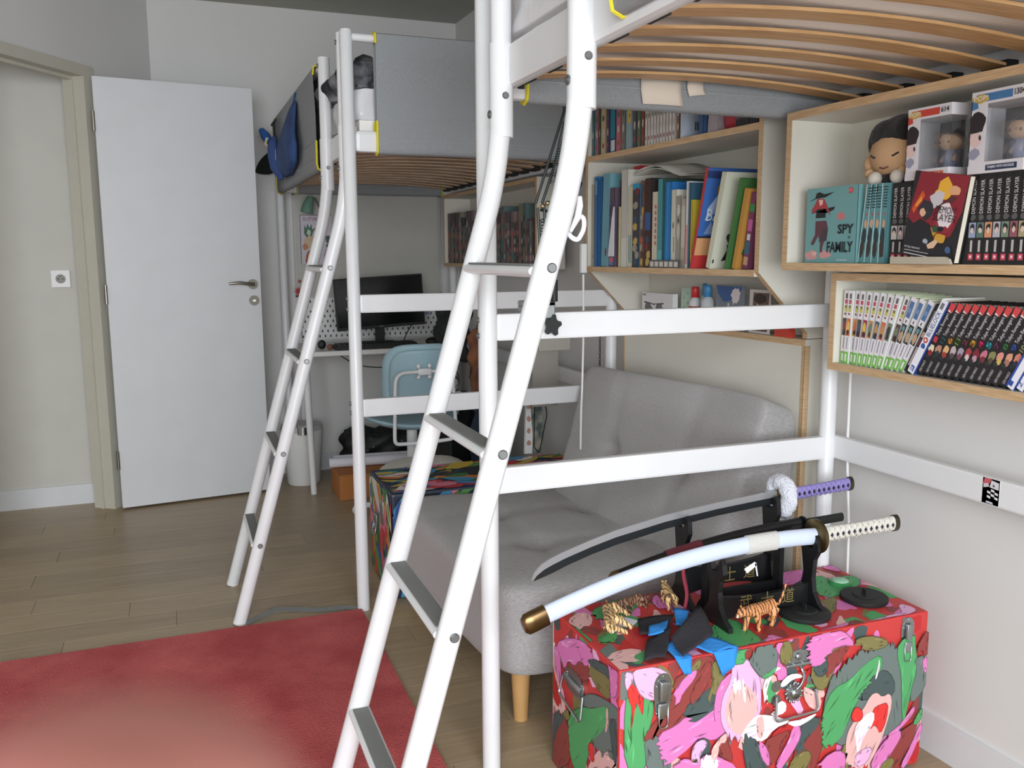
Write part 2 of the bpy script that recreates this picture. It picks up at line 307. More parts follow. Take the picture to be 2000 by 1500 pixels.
# ------------------------------------------------------------------ loft beds
def screw(parent, c, n, r=.0085):
    c, n = Vector(c), Vector(n)
    b = B().tube([c, c + n * .0025, c + n * .004], [r, r, r * .8], 14); b.cyl(c + n * .004, c + n * .0045, r * .45)
    return auto(b.out('screw', SCREW, parent, True))
def rr(pts, r, n=4):
    """round the corners of a polyline"""
    P = [Vector(p) for p in pts]; out = [P[0]]
    for i in range(1, len(P) - 1):
        a = (P[i - 1] - P[i]); c = (P[i + 1] - P[i]); d = min(r, a.length * .49, c.length * .49); A = P[i] + a.normalized() * d; C_ = P[i] + c.normalized() * d
        for k in range(n + 1):
            t = k / n; out.append(A * (1 - t) ** 2 + P[i] * 2 * t * (1 - t) + C_ * t * t)
    return out + [P[-1]]
def bed(X0, X1, y0, s, lads, xl, zl0, slatmat, label, lz, grp):
    """X0/X1 outer and wall side post axes, y0 ladder end, s direction of the bed, lads Y of ladder rails"""
    L = 1.99; y1 = y0 + s * L; t = thing('loft_bed', label, 'bed', ((X0 + X1) / 2, (y0 + y1) / 2, 0), grp); ZB, ZT = 1.565, 1.648
    for x in (X0, X1):
        for y in (y0, y1):
            zt = 1.935 if x == X0 or y != y0 or s < 0 else 1.935
            p = tb('post', [(x, y, 0), (x, y, zt - .003), (x, y, zt)], [.0215, .0215, .019], WHITE, t, 20)
            o = auto(B().cyl((x, y, zt), (x, y, zt + .004), .018, 20).out('post_cap', WPLAS, p, True))
    ya, yb = min(y0, y1), max(y0, y1)
    R = lambda n, a, b_, c, d, e, f, be=.008: bx(n, a, b_, c, d, e, f, WHITE, t, be)
    # platform beams
    R('side_rail', X0 + .004, X0 + .034, ya + .02, yb - .02, ZB, ZT, .012); R('side_rail', X1 - .034, X1 - .004, ya + .02, yb - .02, ZB, ZT, .012)
    for y in (y0, y1): R('end_rail', X0 + .02, X1 - .02, y - .014, y + .014, ZB - .005, ZT - .02, .012)
    # lower stretchers at the ladder end and along the wall
    R('lower_rail', X0 + .018, X1 - .005, y0 - .0125, y0 + .0125, 1.037, 1.098, .006); R('lower_rail', X0 + .018, X1 - .005, y0 - .0125, y0 + .0125, .684, .746, .006)
    R('wall_rail', X1 + .012, X1 + .036, ya, yb, .686, .748, .006)
    for z in (1.085, 1.05, .732, .70): screw(t, (X0 - .0215, y0, z), (-1, 0, 0), .007)
    # guard tubes
    for (p, q) in (((X0, y0, 1.918), (X1, y0, 1.918)), ((X1, y0, 1.918), (X1, y1, 1.918)), ((X0, y1, 1.918), (X1, y1, 1.918)), ((X0, lads[1] if s > 0 else lads[0], 1.918), (X0, y1, 1.918))):
        tb('guard_tube', [p, q], .013, WHITE, t, 12)
    # stretched fabric guards with yellow piping, closed loops around beam and tube
    def fab(P, Q, zb, out):
        P, Q = Vector(P), Vector(Q); d = (Q - P); o_ = Vector(out); n = 14; b = B(); prof = [(.020, 1.93), (.024, 1.90), (.019, 1.75), (.019, 1.66), (.020, zb + .02), (.016, zb + .002), (0, zb - .005), (-.016, zb + .002), (-.020, zb + .02), (-.018, 1.66), (-.015, 1.8), (-.018, 1.92), (0, 1.937)]
        vs = []; m = len(prof)
        for i in range(n + 1):
            for a, z in prof: vs.append(P + d * (i / n) + o_ * a + Vector((0, 0, z)))
        fs = [(i * m + k, i * m + (k + 1) % m, (i + 1) * m + (k + 1) % m, (i + 1) * m + k) for i in range(n) for k in range(m)]
        f = auto(mk('guard_fabric', vs, fs, GREYF, t, True), 60)
        for i in (0, n):
            
            for seg_ in ((3, 4, 5, 6, 7, 8, 9), (11, 12, 0, 1)): tb('piping', [vs[i * m + k] for k in seg_], .0042, YEL, f, 6)
        e = P + d * .03; e2 = P + d * .97
        b = B()
        for z in (1.665, 1.60):
            b.tube([e + o_ * .021 + Vector((0, 0, z)), e2 + o_ * .021 + Vector((0, 0, z))], .0012, 5)
        b.out('hem_seam', M('light_grey_thread', (168, 170, 172), .9), f)
    fab((X0 + .09, y0, 0), (X1 - .022, y0, 0), ZB - .006, (0, -1, 0)); fab((X0 + .09, y1, 0), (X1 - .06, y1, 0), ZB - .006, (0, -1, 0)); fab((X1, y0 + s * .08, 0), (X1, y1 - s * .06, 0), ZB - .01, (1, 0, 0))
    ys = (lads[1] + .14 if s > 0 else lads[0] - .13); fab((X0, ys, 0), (X0, y1 - s * .06, 0), ZB - .012 if s > 0 else ZB + .02, (-1, 0, 0))
    # arched slats with black end holders
    n = 15; pit = .13; st = y0 + s * .107; mesh = None
    for i in range(n):
        yc = st + s * i * pit; h = .0265; b = B(); vs = []; m = 18
        for k in range(m + 1):
            u = k / m; x = X0 + .04 + (X1 - X0 - .08) * u; z = ZB + .022 + .024 * (1 - (2 * u - 1) ** 2)
            vs += [(x, yc - h, z), (x, yc + h, z), (x, yc + h, z + .0055), (x, yc - h, z + .0055)]
        fs = [(0, 1, 2, 3), (m * 4 + 3, m * 4 + 2, m * 4 + 1, m * 4)] + [(k * 4 + j, (k + 1) * 4 + j, (k + 1) * 4 + (j + 1) % 4, k * 4 + (j + 1) % 4) for k in range(m) for j in range(4)]
        sl = mk('slat', vs, fs, slatmat, t)
        for x in (X0 + .034, X1 - .062): bx('slat_holder', x, x + .028, yc - h - .004, yc + h + .004, ZB + .014, ZB + .036, BLK2, sl)
    # ladder, bent at the top, leaning out into the room
    xb = X0 - .005; zb = 1.425; sl = .288
    zz = 1.935; RX = lambda z: xb - (zb - z) * sl if z < zb else xb
    for k, y in enumerate(lads):
        P = rr([(RX(0) + zl0 * 0, y, zl0), (xb, y, zb), (xb, y, zz)], .13, 8)
        lr = tb('ladder_rail', P, .0215, WHITE, t, 20)
        auto(B().tube([(xb, y, ZB - .10), (xb, y, ZT + .0)], [.0245, .0245], 20).out('rail_sleeve', WHITE, lr, True))
        screw(lr, (xb - .024, y, ZB - .055), (-1, 0, 0)); screw(lr, (xb - .021, y, zz - .03), (-1, 0, 0), .008); screw(lr, (xb, y - .024, ZB - .02), (0, -1, 0), .007)
        auto(B().cyl((RX(0), y, zl0 - 0.0), (RX(.012), y, zl0 + .012), .0222, 20).out('rail_foot', WPLAS, lr, True))
        for z in lz: screw(lr, (RX(z), y + (-.0215 if y == min(lads) else .0215), z), (0, -1 if y == min(lads) else 1, 0))
    a, b2 = min(lads), max(lads)
    for z in lz:
        x = RX(z); rung = auto(B().tube([(x - .004, a + .012, z - .006), (x - .004, b2 - .012, z - .006)], .0235, 18, flat=((0, 0, 1), .48)).out('rung', WHITE, t, True))
        bx('tread', x - .020, x + .012, a + .022, b2 - .022, z + .0035, z + .0062, M('grey_rubber_tread', (122, 124, 122), .8, bump=.2, bscale=400), rung, .001)
    return t
bed(.648, 1.605, 1.846, -1, (1.355, 1.735), .6, .012, BEECH, 'white steel loft bed in front, its slats filling the top right of the view', (1.207, .901, .595, .289), 'white loft beds')
bed(.556, 1.515, 2.923, 1, (2.955, 3.335), .5, 0, BEECH2, 'white steel loft bed at the back, standing over the desk with the monitor', (1.187, .881, .575, .269), 'white loft beds')
# bedding
def sheetbox(name, x0, x1, y0, y1, z0, z1, mat, parent=None, amp=.006, n=26):
    bm = bmesh.new(); bmesh.ops.create_cube(bm, size=1); bmesh.ops.subdivide_edges(bm, edges=bm.edges[:], cuts=n, use_grid_fill=True)
    for v in bm.verts:
        p = v.co; q = Vector((x0 + (p.x + .5) * (x1 - x0), y0 + (p.y + .5) * (y1 - y0), z0 + (p.z + .5) * (z1 - z0)))
        k = amp * (math.sin(q.y * 41 + q.z * 23) + math.sin(q.x * 37 - q.z * 60 + 2) + math.sin(q.y * 90 + q.x * 30)); d = Vector((p.x, p.y, p.z)); m_ = max(abs(d.x), abs(d.y), abs(d.z)); d = Vector([c if abs(c) > m_ - .01 else 0 for c in d]); d.normalize()
        rad = sum(1 for c in (p.x, p.y, p.z) if abs(c) > .49)
        v.co = q + d * (k - (.012 if rad > 1 else 0))
    return frombm(name, bm, mat, parent, True)
for i, (X0, X1, a, b2, lab) in enumerate(((.69, 1.56, -.10, 1.80, 'white mattress lying on the front loft bed slats'), (.60, 1.47, 2.97, 4.87, 'white mattress lying on the back loft bed slats'))):
    t = thing('mattress', lab, 'mattress', ((X0 + X1) / 2, (a + b2) / 2, 1.622))
    bx('mattress_core', X0, X1, a, b2, 1.6215, 1.70, MATT, t, .01)
    sheetbox('fitted_sheet', X0 - .012, X1 + .005, a - .005, b2 + .005, 1.665, 1.775, SHEET, t)
bl = sheetbox('blanket', .575, 1.30, 2.99, 3.62, 1.776, 1.86, M('dark_patterned_blanket', (40, 42, 46), .95, rgb2=(150, 152, 156), scale=14, bump=.6, bscale=20), None, .014); tag(bl, 'dark grey patterned blanket bunched on the back bed behind the ladder', 'blanket')
du = sheetbox('duvet', .668, 1.40, .45, 1.30, 1.785, 1.90, SHEET, None, .014); tag(du, 'crumpled white duvet on the front loft bed at the top edge', 'duvet')
# paper notes taped under the end of the front bed
for i, (x0, x1, z0, z1, lab) in enumerate(((1.012, 1.118, 1.565, 1.628, 'larger cream paper note hanging under the front bed end'), (1.133, 1.178, 1.588, 1.624, 'smaller torn cream note beside the larger one under the bed'))):
    n = 8; vs = []
    for k in range(n + 1):
        u = k / n
        for zz_ in (z0, (z0 + z1) / 2, z1): vs.append((x0 + (x1 - x0) * u + (.004 if zz_ == z0 else 0), 1.820 - .004 * math.sin(u * 3) - (.003 if zz_ == z0 else 0), zz_ + (.006 * u if zz_ == z0 and i else 0)))
    fs = [(k * 3 + j, (k + 1) * 3 + j, (k + 1) * 3 + j + 1, k * 3 + j + 1) for k in range(n) for j in (0, 1)]
    o = mk('paper_note', vs, fs, M('cream_paper', (226, 212, 196), .8), None, True); s_ = o.modifiers.new('s', 'SOLIDIFY'); s_.thickness = .0004; tag(o, lab, 'note', None)
tp = thing('rail_clip', 'small black clip on the far end rail of the front bed near the ladder', 'clip', (.722, 1.826, 1.585)); bx('clip_body', .713, .733, 1.822, 1.832, 1.592, 1.608, BLK2, tp, .002); bx('clip_tongue', .716, .730, 1.824, 1.830, 1.582, 1.593, BLK2, tp)
# sticker on the wall-side rail
stk = thing('sticker', 'small black white and red sticker on the wall side bed rail', 'sticker', (1.6165, 1.345, .715))
cells = [((30, 34, 52), [(0, 0), (1, 0), (1, 1), (0, 1)]), ((196, 90, 96), [(0, .72), (.35, .72), (.5, 1), (.1, 1)]), ((200, 196, 200), [(.05, .6), (.4, .68), (.3, .8), (.05, .75)]), ((214, 210, 214), [(.42, .66), (.95, .62), (.95, .9), (.5, .95)]), ((60, 60, 70), [(.6, .72), (.7, .70), (.7, .78), (.6, .8)])]
for i in range(4):
    for j in range(3):
        if (i + j) % 2 == 0: cells.append(((220, 220, 222), [(.3 + j * .22, .25 + i * .09), (.5 + j * .22, .22 + i * .09), (.5 + j * .22, .31 + i * .09), (.3 + j * .22, .34 + i * .09)]))
cells.append(((200, 200, 214), [(.25, .04), (.7, .02), (.65, .10), (.3, .11)]))
SX = 1.605 + .012
decal('sticker_print', stk, (SX, 1.366, .690), (0, -.042, 0), (0, 0, .056), cells, base=.0006)
bx('sticker_film', SX - .0006, SX, 1.324, 1.366, .690, .746, WPLAS, stk)
# white cable down the corner post and along the panel
o = tb('cable', [(1.632, 1.80, 1.19), (1.634, 1.802, 1.0), (1.634, 1.80, .75), (1.630, 1.79, .66), (1.640, 1.785, .5), (1.648, 1.79, .35), (1.650, 1.80, .02)], .0035, WPLAS, None, 8); tag(o, 'white cable hanging down behind the corner post beside the right wall', 'cable')
# ------------------------------------------------------------------ wall shelves (white boards with plywood edges)
def board(name, poly, O, U, V, W, parent, front=None):
    """melamine board as an extruded outline; its visible front edge gets a plywood strip"""
    return B().extr(poly, O, U, V, W).out(name, MELA, parent)
def shelf_unit(name, label, ya, yb, z0, z1, xf, xb, mids=(), t_=.018):
    """open box fixed to the wall. xf(y) gives the front edge X. ya near (small Y), yb far"""
    t = thing(name, label, 'shelf', (xb, (ya + yb) / 2, z0)); n = 6; ys = [ya + (yb - ya) * i / n for i in range(n + 1)]
    for nm, z in [('bottom_board', z0), ('top_board', z1 - t_)] + [('shelf_board', m_) for m_ in mids]:
        p = B().extr([(xf(y), y) for y in ys] + [(xb, yb), (xb, ya)], (0, 0, z), (1, 0, 0), (0, 1, 0), (0, 0, t_)).out(nm, MELA, t)
        q = B().extr([(xf(y) - .0012, y) for y in ys] + [(xf(y) + .0002, y) for y in ys[::-1]], (0, 0, z), (1, 0, 0), (0, 1, 0), (0, 0, t_)); q.out('edge_strip', PLYE, p)
    for nm, y in (('side_board', ya), ('side_board', yb - t_)):
        p = bx(nm, xf(y), xb, y, y + t_, z0 + t_, z1 - t_, MELA, t); bx('edge_strip', xf(y) - .0012, xf(y) + .0002, y, y + t_, z0 + t_, z1 - t_, PLYE, p)
    bx('back_board', xb - .006, xb, ya + t_, yb - t_, z0 + t_, z1 - t_, MELA, t)
    return t
shelf_unit('wall_shelf', 'upper wall shelf box with teal and black manga, under the front bed', .80, 1.80, 1.187, 1.560, lambda y: 1.402 + max(0, 1.6 - y) * .07, 1.588)
shelf_unit('wall_shelf', 'lower wall shelf box with leaning green white and black manga', .80, 1.735, .944, 1.180, lambda y: 1.50, 1.66)
# tall bookcase between the beds, with the chamfered open niche below
FX = lambda y: 1.445 + (1.95 - y) * .0652
bcT = thing('bookcase', 'white bookcase with plywood edges between the two beds, packed with tall books', 'bookcase', (1.62, 2.4, .95)); ZA, ZM, ZU = 1.166, 1.547, 1.93
t_ = .018
for nm, z, xa, y0_, y1_ in (('bottom_board', ZA, 0, 1.968, 2.862), ('shelf_board', ZM, 0, 1.968, 2.862), ('top_board', ZU, 0, 1.95, 2.88)):
    p = B().extr([(FX(y0_), y0_), (FX(y1_), y1_), (wx(y1_) - .006, y1_), (wx(y0_) - .006, y0_)], (0, 0, z), (1, 0, 0), (0, 1, 0), (0, 0, t_)).out(nm, MELA, bcT)
    B().extr([(FX(y0_) - .0012, y0_), (FX(y1_) - .0012, y1_), (FX(y1_) + .0002, y1_), (FX(y0_) + .0002, y0_)], (0, 0, z), (1, 0, 0), (0, 1, 0), (0, 0, t_)).out('edge_strip', PLYE, p)
for y in (1.95, 2.862):
    xw = wx(y) - .008; poly = [(FX(y), ZU), (FX(y), ZA + .012), (1.612 - (y > 2) * .06, ZA - .155), (1.612 - (y > 2) * .06, .995), (xw, .995), (xw, ZU)]
    p = B().extr(poly, (0, y, 0), (1, 0, 0), (0, 0, 1), (0, t_, 0)).out('side_board', MELA, bcT)
    es = B()
    for (a1, z1_), (a2, z2_) in zip(poly[:3], poly[1:4]): es.extr([(a1 - .0012, z1_), (a2 - .0012, z2_), (a2 + .0002, z2_), (a1 + .0002, z1_)], (0, y, 0), (1, 0, 0), (0, 0, 1), (0, t_, 0))
    es.out('edge_strip', PLYE, p)
mk('back_board', [(wx(1.97) - .012, 1.97, .995), (wx(2.86) - .012, 2.86, .995), (wx(2.86) - .012, 2.86, ZU), (wx(1.97) - .012, 1.97, ZU)], [(0, 3, 2, 1)], MELA, bcT)
# low box below it: shelf top at .965 and the white front panel down to the floor
lb = thing('panel_box', 'low white boxed panel with plywood edges behind the grey sofa', 'cabinet', (1.62, 2.4, 0))
for nm, e0, e1, z0, z1, mt in (('front_panel', 1.606, 1.624, 0, .975, MELA), ):
    b = B().extr([(1.606, 1.95), (1.545, 2.88), (1.563, 2.88), (1.624, 1.95)], (0, 0, 0), (1, 0, 0), (0, 1, 0), (0, 0, .975)).out(nm, MELA, lb)
    for (a, c) in ((1.606, 1.95), (1.545, 2.88)):
        s_ = -1 if a > 1.6 else 1
        B().box(a - .001, a + .018, c + (-.001 if s_ < 0 else 0), c + (0 if s_ < 0 else .001), 0, .975).out('edge_strip', PLYE, b)
    B().box(1.544, 1.546, 2.87, 2.8805, 0, .975).out('edge_strip', PLYE, b); B().box(1.6048, 1.6062, 1.949, 1.961, 0, .975).out('edge_strip', PLYE, b)
p = B().extr([(1.606, 1.95), (1.545, 2.88), (wx(2.88) - .004, 2.88), (wx(1.95) - .004, 1.95)], (0, 0, .975), (1, 0, 0), (0, 1, 0), (0, 0, .018)).out('top_board', MELA, lb)
B().extr([(1.6045, 1.949), (1.5435, 2.881), (1.5452, 2.881), (1.6062, 1.949)], (0, 0, .975), (1, 0, 0), (0, 1, 0), (0, 0, .018)).out('edge_strip', PLYE, p)
bx('side_panel', 1.625, wx(1.95) - .004, 1.95, 1.962, 0, .975, MELA, lb)
# shelf under the back bed
shelf_unit('wall_shelf', 'shelf box along the wall under the back bed, full of comics', 3.50, 4.80, 1.163, 1.552, lambda y: 1.455 - (y - 3.5) * .02, 1.487 + .1, )
# ------------------------------------------------------------------ books
PAGE = (222, 214, 196)
def book(label, y, t, h, d, x, z, col, lean=0, group='books', cover=None, spine=None, back=None, name='book', cat='book', pages=PAGE, twist=0, txt=()):
    """stands at right-hand bottom corner (x,y,z); local x into the shelf, local y to the left, z up; spine faces the room"""
    o = bpy.data.objects.new(name, None); COL.objects.link(o); o.empty_display_size = .02; o.location = (x, y, z); o['label'] = label; o['category'] = cat; o['group'] = group
    o.rotation_euler = (math.radians(lean), 0, math.radians(twist))
    c = .0012; b = B().box(0, d, 0, c, 0, h, cover or col).box(0, d, t - c, t, 0, h, back or col).box(-.0004, c, .0, t, 0, h, col)
    lo = lambda nm, bb: _loc(nm, bb, o)
    cv = lo('cover', b)
    lo('pages', B().box(c, d - .003, c, t - c, .0025, h - .0025, pages))
    if spine:
        spine = [rect(col, 0, 1, 0, 1)] + list(spine)
        vs = []; fs = []; cs = []
        for i, (cc, pts) in enumerate(spine):
            k = len(vs); vs += [(-.0006 - .00006 * i, t * (1 - u), h * v) for u, v in pts]; fs.append(tuple(range(k, k + len(pts)))); cs.append(cc)
        q = mk('spine_print', vs, fs, print_mat(), None, False, cs, True); q.parent = o
    for (s_, u0, v0, ww, hh, cc) in txt:     # rotated spine lettering reading upwards
        q = text(s_, None, (0, 0, 0), (0, 0, 1), (0, 1, 0), ww * h, hh * t, cc); q.parent = o
        m = q.matrix_basis.copy(); m.translation = Vector((-.0016, t * (1 - u0), h * v0)); q.matrix_basis = m
    return o
def _loc(nm, bb, o):
    q = mk(nm, bb.v, bb.f, print_mat(), None, False, bb.c, True); q.parent = o; return q
def rect(c, u0, u1, v0, v1): return (c, [(u0, v0), (u1, v0), (u1, v1), (u0, v1)])
def bl_(c, u, v, ru, rv, n=9, seed=0):
    r = random.Random(seed); return (c, [(u + ru * math.cos(6.283 * k / n) * (.75 + .4 * r.random()), v + rv * math.sin(6.283 * k / n) * (.75 + .4 * r.random())) for k in range(n)])
ORD = ['first', 'second', 'third', 'fourth', 'fifth', 'sixth', 'seventh', 'eighth', 'ninth', 'tenth', 'eleventh', 'twelfth', 'thirteenth', 'fourteenth', 'fifteenth', 'sixteenth', 'seventeenth', 'eighteenth']
# --- lower wall box: thirteen green-footed volumes fanning over
GRN = (122, 190, 84)
y = 1.7105; Z = .9625
rnd = random.Random(5)
pal = [(206, 110, 70), (70, 90, 110), (90, 70, 60), (196, 150, 90), (60, 64, 60), (150, 60, 70), (120, 130, 110), (226, 190, 90)]
for i in range(13):
    lean = 1.5 + 24 * (i / 12) ** 1.25; t = .0150; yb = y - t / math.cos(math.radians(lean)); y = yb - .0002
    sp = [rect((232, 228, 232), 0, 1, 0, 1), rect(GRN, .04, .96, .0, .16), rect((236, 240, 230), .3, .62, .03, .13), rect((150, 150, 168), .4, .62, .2, .36)]
    if i < 10:
        a = rnd.choice(pal); b2 = rnd.choice(pal); sp += [rect(a, .08, .95, .38, .62), bl_(b2, .5, .5, .38, .09, 9, i), bl_((60, 50, 50), .55, .43, .3, .04, 7, i + 50), bl_((140, 70, 60), .5, .68, .22, .018, 8, i), rect((206, 196, 96), .3, .85, .71, .80), rect((120, 112, 80), .4, .75, .76, .80), rect((196, 86, 100), .3, .85, .82, .875), rect((96, 90, 88), .4, .8, .89, .96)]
    else:
        sp += [rect((44, 50, 46), .08, .95, .38, .64), bl_((190, 160, 130), .5, .47, .4, .08, 9, i), bl_((110, 150, 160), .5, .58, .3, .04, 8, i), rect((70, 70, 90), .4, .6, .66, .70), rect((84, 116, 164), .12, .9, .73, .95), rect((120, 150, 190), .3, .7, .80, .86)]
    book('%s of the white manga with green feet from the left, lower wall box' % ORD[i], yb, t, .176, .115, 1.513 + (.004 if i in (0, 2, 9) else 0), Z, (228, 228, 226), lean, 'white and green manga on the lower wall box', None, sp, (226, 234, 206), name='manga_volume', pages=(206, 214, 186))
lean = 27
def put(t): 
    global y
    y -= t / math.cos(math.radians(lean)) + .0003; return y
book('thin black manga with white letters between the green and blue volumes', put(.013), .013, .17, .115, 1.514, Z, (30, 28, 34), lean, 'single manga on the lower wall box', None, [rect((36, 30, 36), 0, 1, 0, 1), rect((200, 190, 196), .2, .8, .1, .38), rect((120, 60, 70), .1, .9, .4, .5), rect((210, 176, 160), .1, .9, .52, .6), rect((150, 146, 160), .35, .65, .66, .92)], name='manga_volume')
book('white manga volume 8 with blue title and red ball emblem', put(.017), .017, .182, .12, 1.508, Z, (240, 240, 246), lean, 'single manga on the lower wall box', (44, 70, 140), [rect((238, 238, 246), 0, 1, 0, 1), rect((120, 122, 124), .2, .7, .88, .96), rect((44, 84, 168), .2, .8, .03, .10), bl_((196, 90, 80), .5, .46, .4, .04, 12, 3), bl_((50, 90, 170), .5, .38, .4, .035, 12, 4), bl_((235, 225, 225), .45, .46, .18, .018, 9, 3)], name='manga_volume', txt=[('BLUELOCK', .82, .52, .33, .62, (60, 84, 140)), ('8', .7, .035, .05, .45, (240, 240, 250))])
tr_n = [('1', (190, 60, 70)), ('12', (60, 110, 116)), ('6', (226, 150, 40)), ('11', (120, 160, 70)), ('2', (140, 60, 70)), ('3', (226, 170, 60)), ('4', (220, 40, 110)), ('5', (60, 180, 190)), ('7', (120, 60, 110)), ('8', (60, 120, 70)), ('9', (60, 90, 170)), ('10', (170, 170, 120))]
art = [[(232, 226, 190), (150, 40, 46)], [(196, 140, 116), (44, 60, 56)], [(224, 180, 130), (170, 60, 50)], [(200, 180, 180), (90, 70, 80)], [(170, 160, 176), (120, 70, 80)], [(176, 60, 66), (220, 200, 200)], [(130, 40, 50), (190, 150, 160)], [(206, 120, 140), (120, 50, 60)], [(140, 140, 90), (90, 80, 60)], [(224, 150, 140), (210, 180, 90)], [(220, 160, 130), (170, 120, 110)], [(224, 140, 120), (60, 60, 70)]]
for i in range(12):
    n_, cc = tr_n[i]; a1, a2 = art[i]
    sp = [rect((34, 32, 34), 0, 1, 0, 1), (( 214, 74, 76), [(.18, .89), (.88, .89), (.98, 1), (.1, 1)]), ((240, 220, 214), [(.18, .885), (.8, .885), (.6, .90), (.3, .91)]), bl_(tuple(c // 3 for c in cc), .5, .50, .46, .055, 12, i), bl_(a1, .5, .37, .46, .065, 11, i + 9), bl_(a2, .6, .31, .34, .045, 9, i + 20), bl_((44, 50, 52), .4, .26, .3, .03, 8, i)]
    book('%s black manga from the left in the leaning row, lower wall box' % ORD[i], put(.0166), .0166, .175, .115, 1.514, Z, (30, 28, 30), lean, 'black manga with red tags on the lower wall box', None, sp, name='manga_volume', txt=[('Tokyo Revengers', .80, .56, .31, .62, (226, 222, 224)), (n_, .78, .465, .075, .6, cc), ('KEN WAKUI', .68, .04, .15, .36, (214, 208, 210))])
for i, s_ in enumerate(('1', '2')):
    book('white and blue manga volume %s, %s of the last pair on the lower wall box' % (s_, ('left', 'right')[i]), put(.018), .018, .18, .12, 1.509, Z, (236, 236, 244), lean, 'white and blue manga at the right end', (44, 70, 150), [rect((236, 236, 244), 0, 1, 0, 1), rect((50, 80, 160), .0, .25, 0, 1), rect((150, 160, 190), .4, .7, .4, .9)], name='manga_volume', txt=[(s_, .7, .03, .06, .5, (50, 80, 160))])
# --- upper wall box
Z = 1.2055
spy = book('teal manga cover facing out, a person in a wide black hat', 1.575, .168, .173, .018, 1.424, Z, (110, 158, 158), 0, 'teal manga on the upper wall box', name='manga_volume', back=(110, 158, 158))
# its front picture, generic figure and the printed title
P0 = Vector((1.4236, 1.743, Z)); Uy = (0, -.168, 0); Vz = (0, 0, .173)
TE_ = (112, 160, 160)
decal('cover_print', spy, P0, Uy, Vz, [(TE_, [(0, 0), (1, 0), (1, 1), (0, 1)]), bl_((206, 150, 146), .14, .10, .13, .07, 12, 1), bl_((206, 150, 146), .42, .11, .12, .06, 12, 2), bl_((226, 180, 170), .2, .12, .05, .03, 9, 5), bl_((196, 120, 116), .70, .61, .09, .05, 12, 4),
    ((96, 60, 70), [(.2, .56), (.42, .56), (.46, .46), (.40, .3), (.36, .2), (.36, .14), (.31, .14), (.31, .26), (.27, .36), (.18, .24), (.13, .24), (.12, .26), (.2, .38)]), ((70, 60, 64), [(.36, .46), (.46, .44), (.44, .29), (.28, .29), (.33, .38)]),
    ((30, 30, 36), [(.24, .75), (.36, .76), (.42, .66), (.56, .70), (.58, .74), (.40, .72), (.40, .60), (.2, .60), (.21, .68), (.12, .66), (.12, .72)]), ((170, 60, 66), [(.22, .86), (.36, .85), (.46, .70), (.50, .62), (.40, .72), (.24, .72), (.14, .66), (.12, .72), (.19, .80)]), ((226, 190, 176), [(.25, .84), (.34, .84), (.33, .78), (.28, .76)]),
    ((30, 32, 36), [(.04, .82), (.18, .87), (.20, .93), (.26, .945), (.36, .91), (.56, .93), (.38, .87), (.20, .86)]), bl_((206, 56, 66), .87, .935, .05, .042, 14, 8), ((226, 230, 230), [(.66, .035), (.86, .035), (.86, .042), (.66, .042)])])
for s_, u, v, ww, hh, cc, bo in (('SPY', .66, .38, .30, .125, (24, 30, 34), .025), ('×', .86, .315, .05, .035, (40, 50, 54), 0), ('FAMILY', .46, .14, .50, .14, (24, 30, 34), .025), ('12', .845, .918, .05, .036, (240, 220, 220), 0)):
    text(s_, spy, P0 + Vector((-.0020, -.168 * u, .173 * v)), (0, -1, 0), (0, 0, 1), .168 * ww, .173 * hh, cc, bold=bo)
bx('cover_film', 1.4236, 1.4239, 1.575, 1.743, Z, Z + .173, MELA, spy)
y = 1.5735
for i in range(4):
    lean = (6, 4, 2, 1)[i]; t = .0195; yb = y - t; y = yb - .0006
    sp = [rect((96, 146, 150), 0, 1, 0, 1), rect((190, 222, 222), 0, .12, 0, 1)] + [rect((40, 66, 76), .3, .9, .70 + k * .035, .715 + k * .035) for k in range(8)] + [bl_((44, 60, 64), .55, .35, .34, .12, 9, i), bl_((206, 160, 130), .6, .5, .25, .06, 9, i + 4), bl_((60, 54, 50), .5, .18, .36, .13, 9, i + 8), bl_((190, 80, 90), .6, .62, .12, .02, 8, i)]
    book('%s teal manga spine right of the teal cover, upper wall box' % ORD[i], yb, t, .170, .115, 1.430, Z, (96, 146, 150), lean, 'teal manga on the upper wall box', None, sp, name='manga_volume')
y -= .012
DS = [(196, 190, 186), (170, 160, 164), (160, 160, 164), (80, 80, 80), (60, 50, 50), (90, 60, 60), (50, 60, 60), (60, 60, 60), (90, 60, 50), (80, 90, 80), (70, 60, 40), (150, 160, 190), (90, 120, 110), (214, 150, 110), (180, 180, 190), (120, 140, 120), (150, 90, 100), (170, 160, 120), (100, 120, 150), (150, 120, 90), (90, 90, 130), (150, 130, 110)]
for i in range(24):
    t = .0176; y -= t + .0003
    if y < .825: break
    a = DS[i % len(DS)]; dark = i == 10
    sp = [rect((30, 29, 30), 0, 1, 0, 1)] + ([] if dark else [bl_((90, 90, 90), .5, .525, .36, .035, 12, i), rect(a, .06, .94, .30, .47), bl_((40, 40, 46), .5, .41, .3, .05, 9, i), bl_((220, 196, 176), .5, .38, .22, .035, 9, i + 3), rect((190, 186, 186), .36, .64, .14, .27), rect((196, 70, 90), .2, .8, .05, .12), bl_((240, 200, 206), .5, .085, .18, .02, 8, 1)])
    tx = [] if dark else [('DEMON SLAYER', .74, .57, .37, .46, (226, 222, 220))]
    book('%s black manga spine counted from the teal ones, upper wall box' % (ORD[i] if i < 18 else ('nineteenth', 'twentieth', 'twenty-first', 'twenty-second', 'twenty-third', 'twenty-fourth')[i - 18]), y, t, .168, .115, 1.432, Z, (26, 26, 27), 0, 'black manga on the upper wall box', None, sp, name='manga_volume', txt=tx, pages=(60, 54, 50))
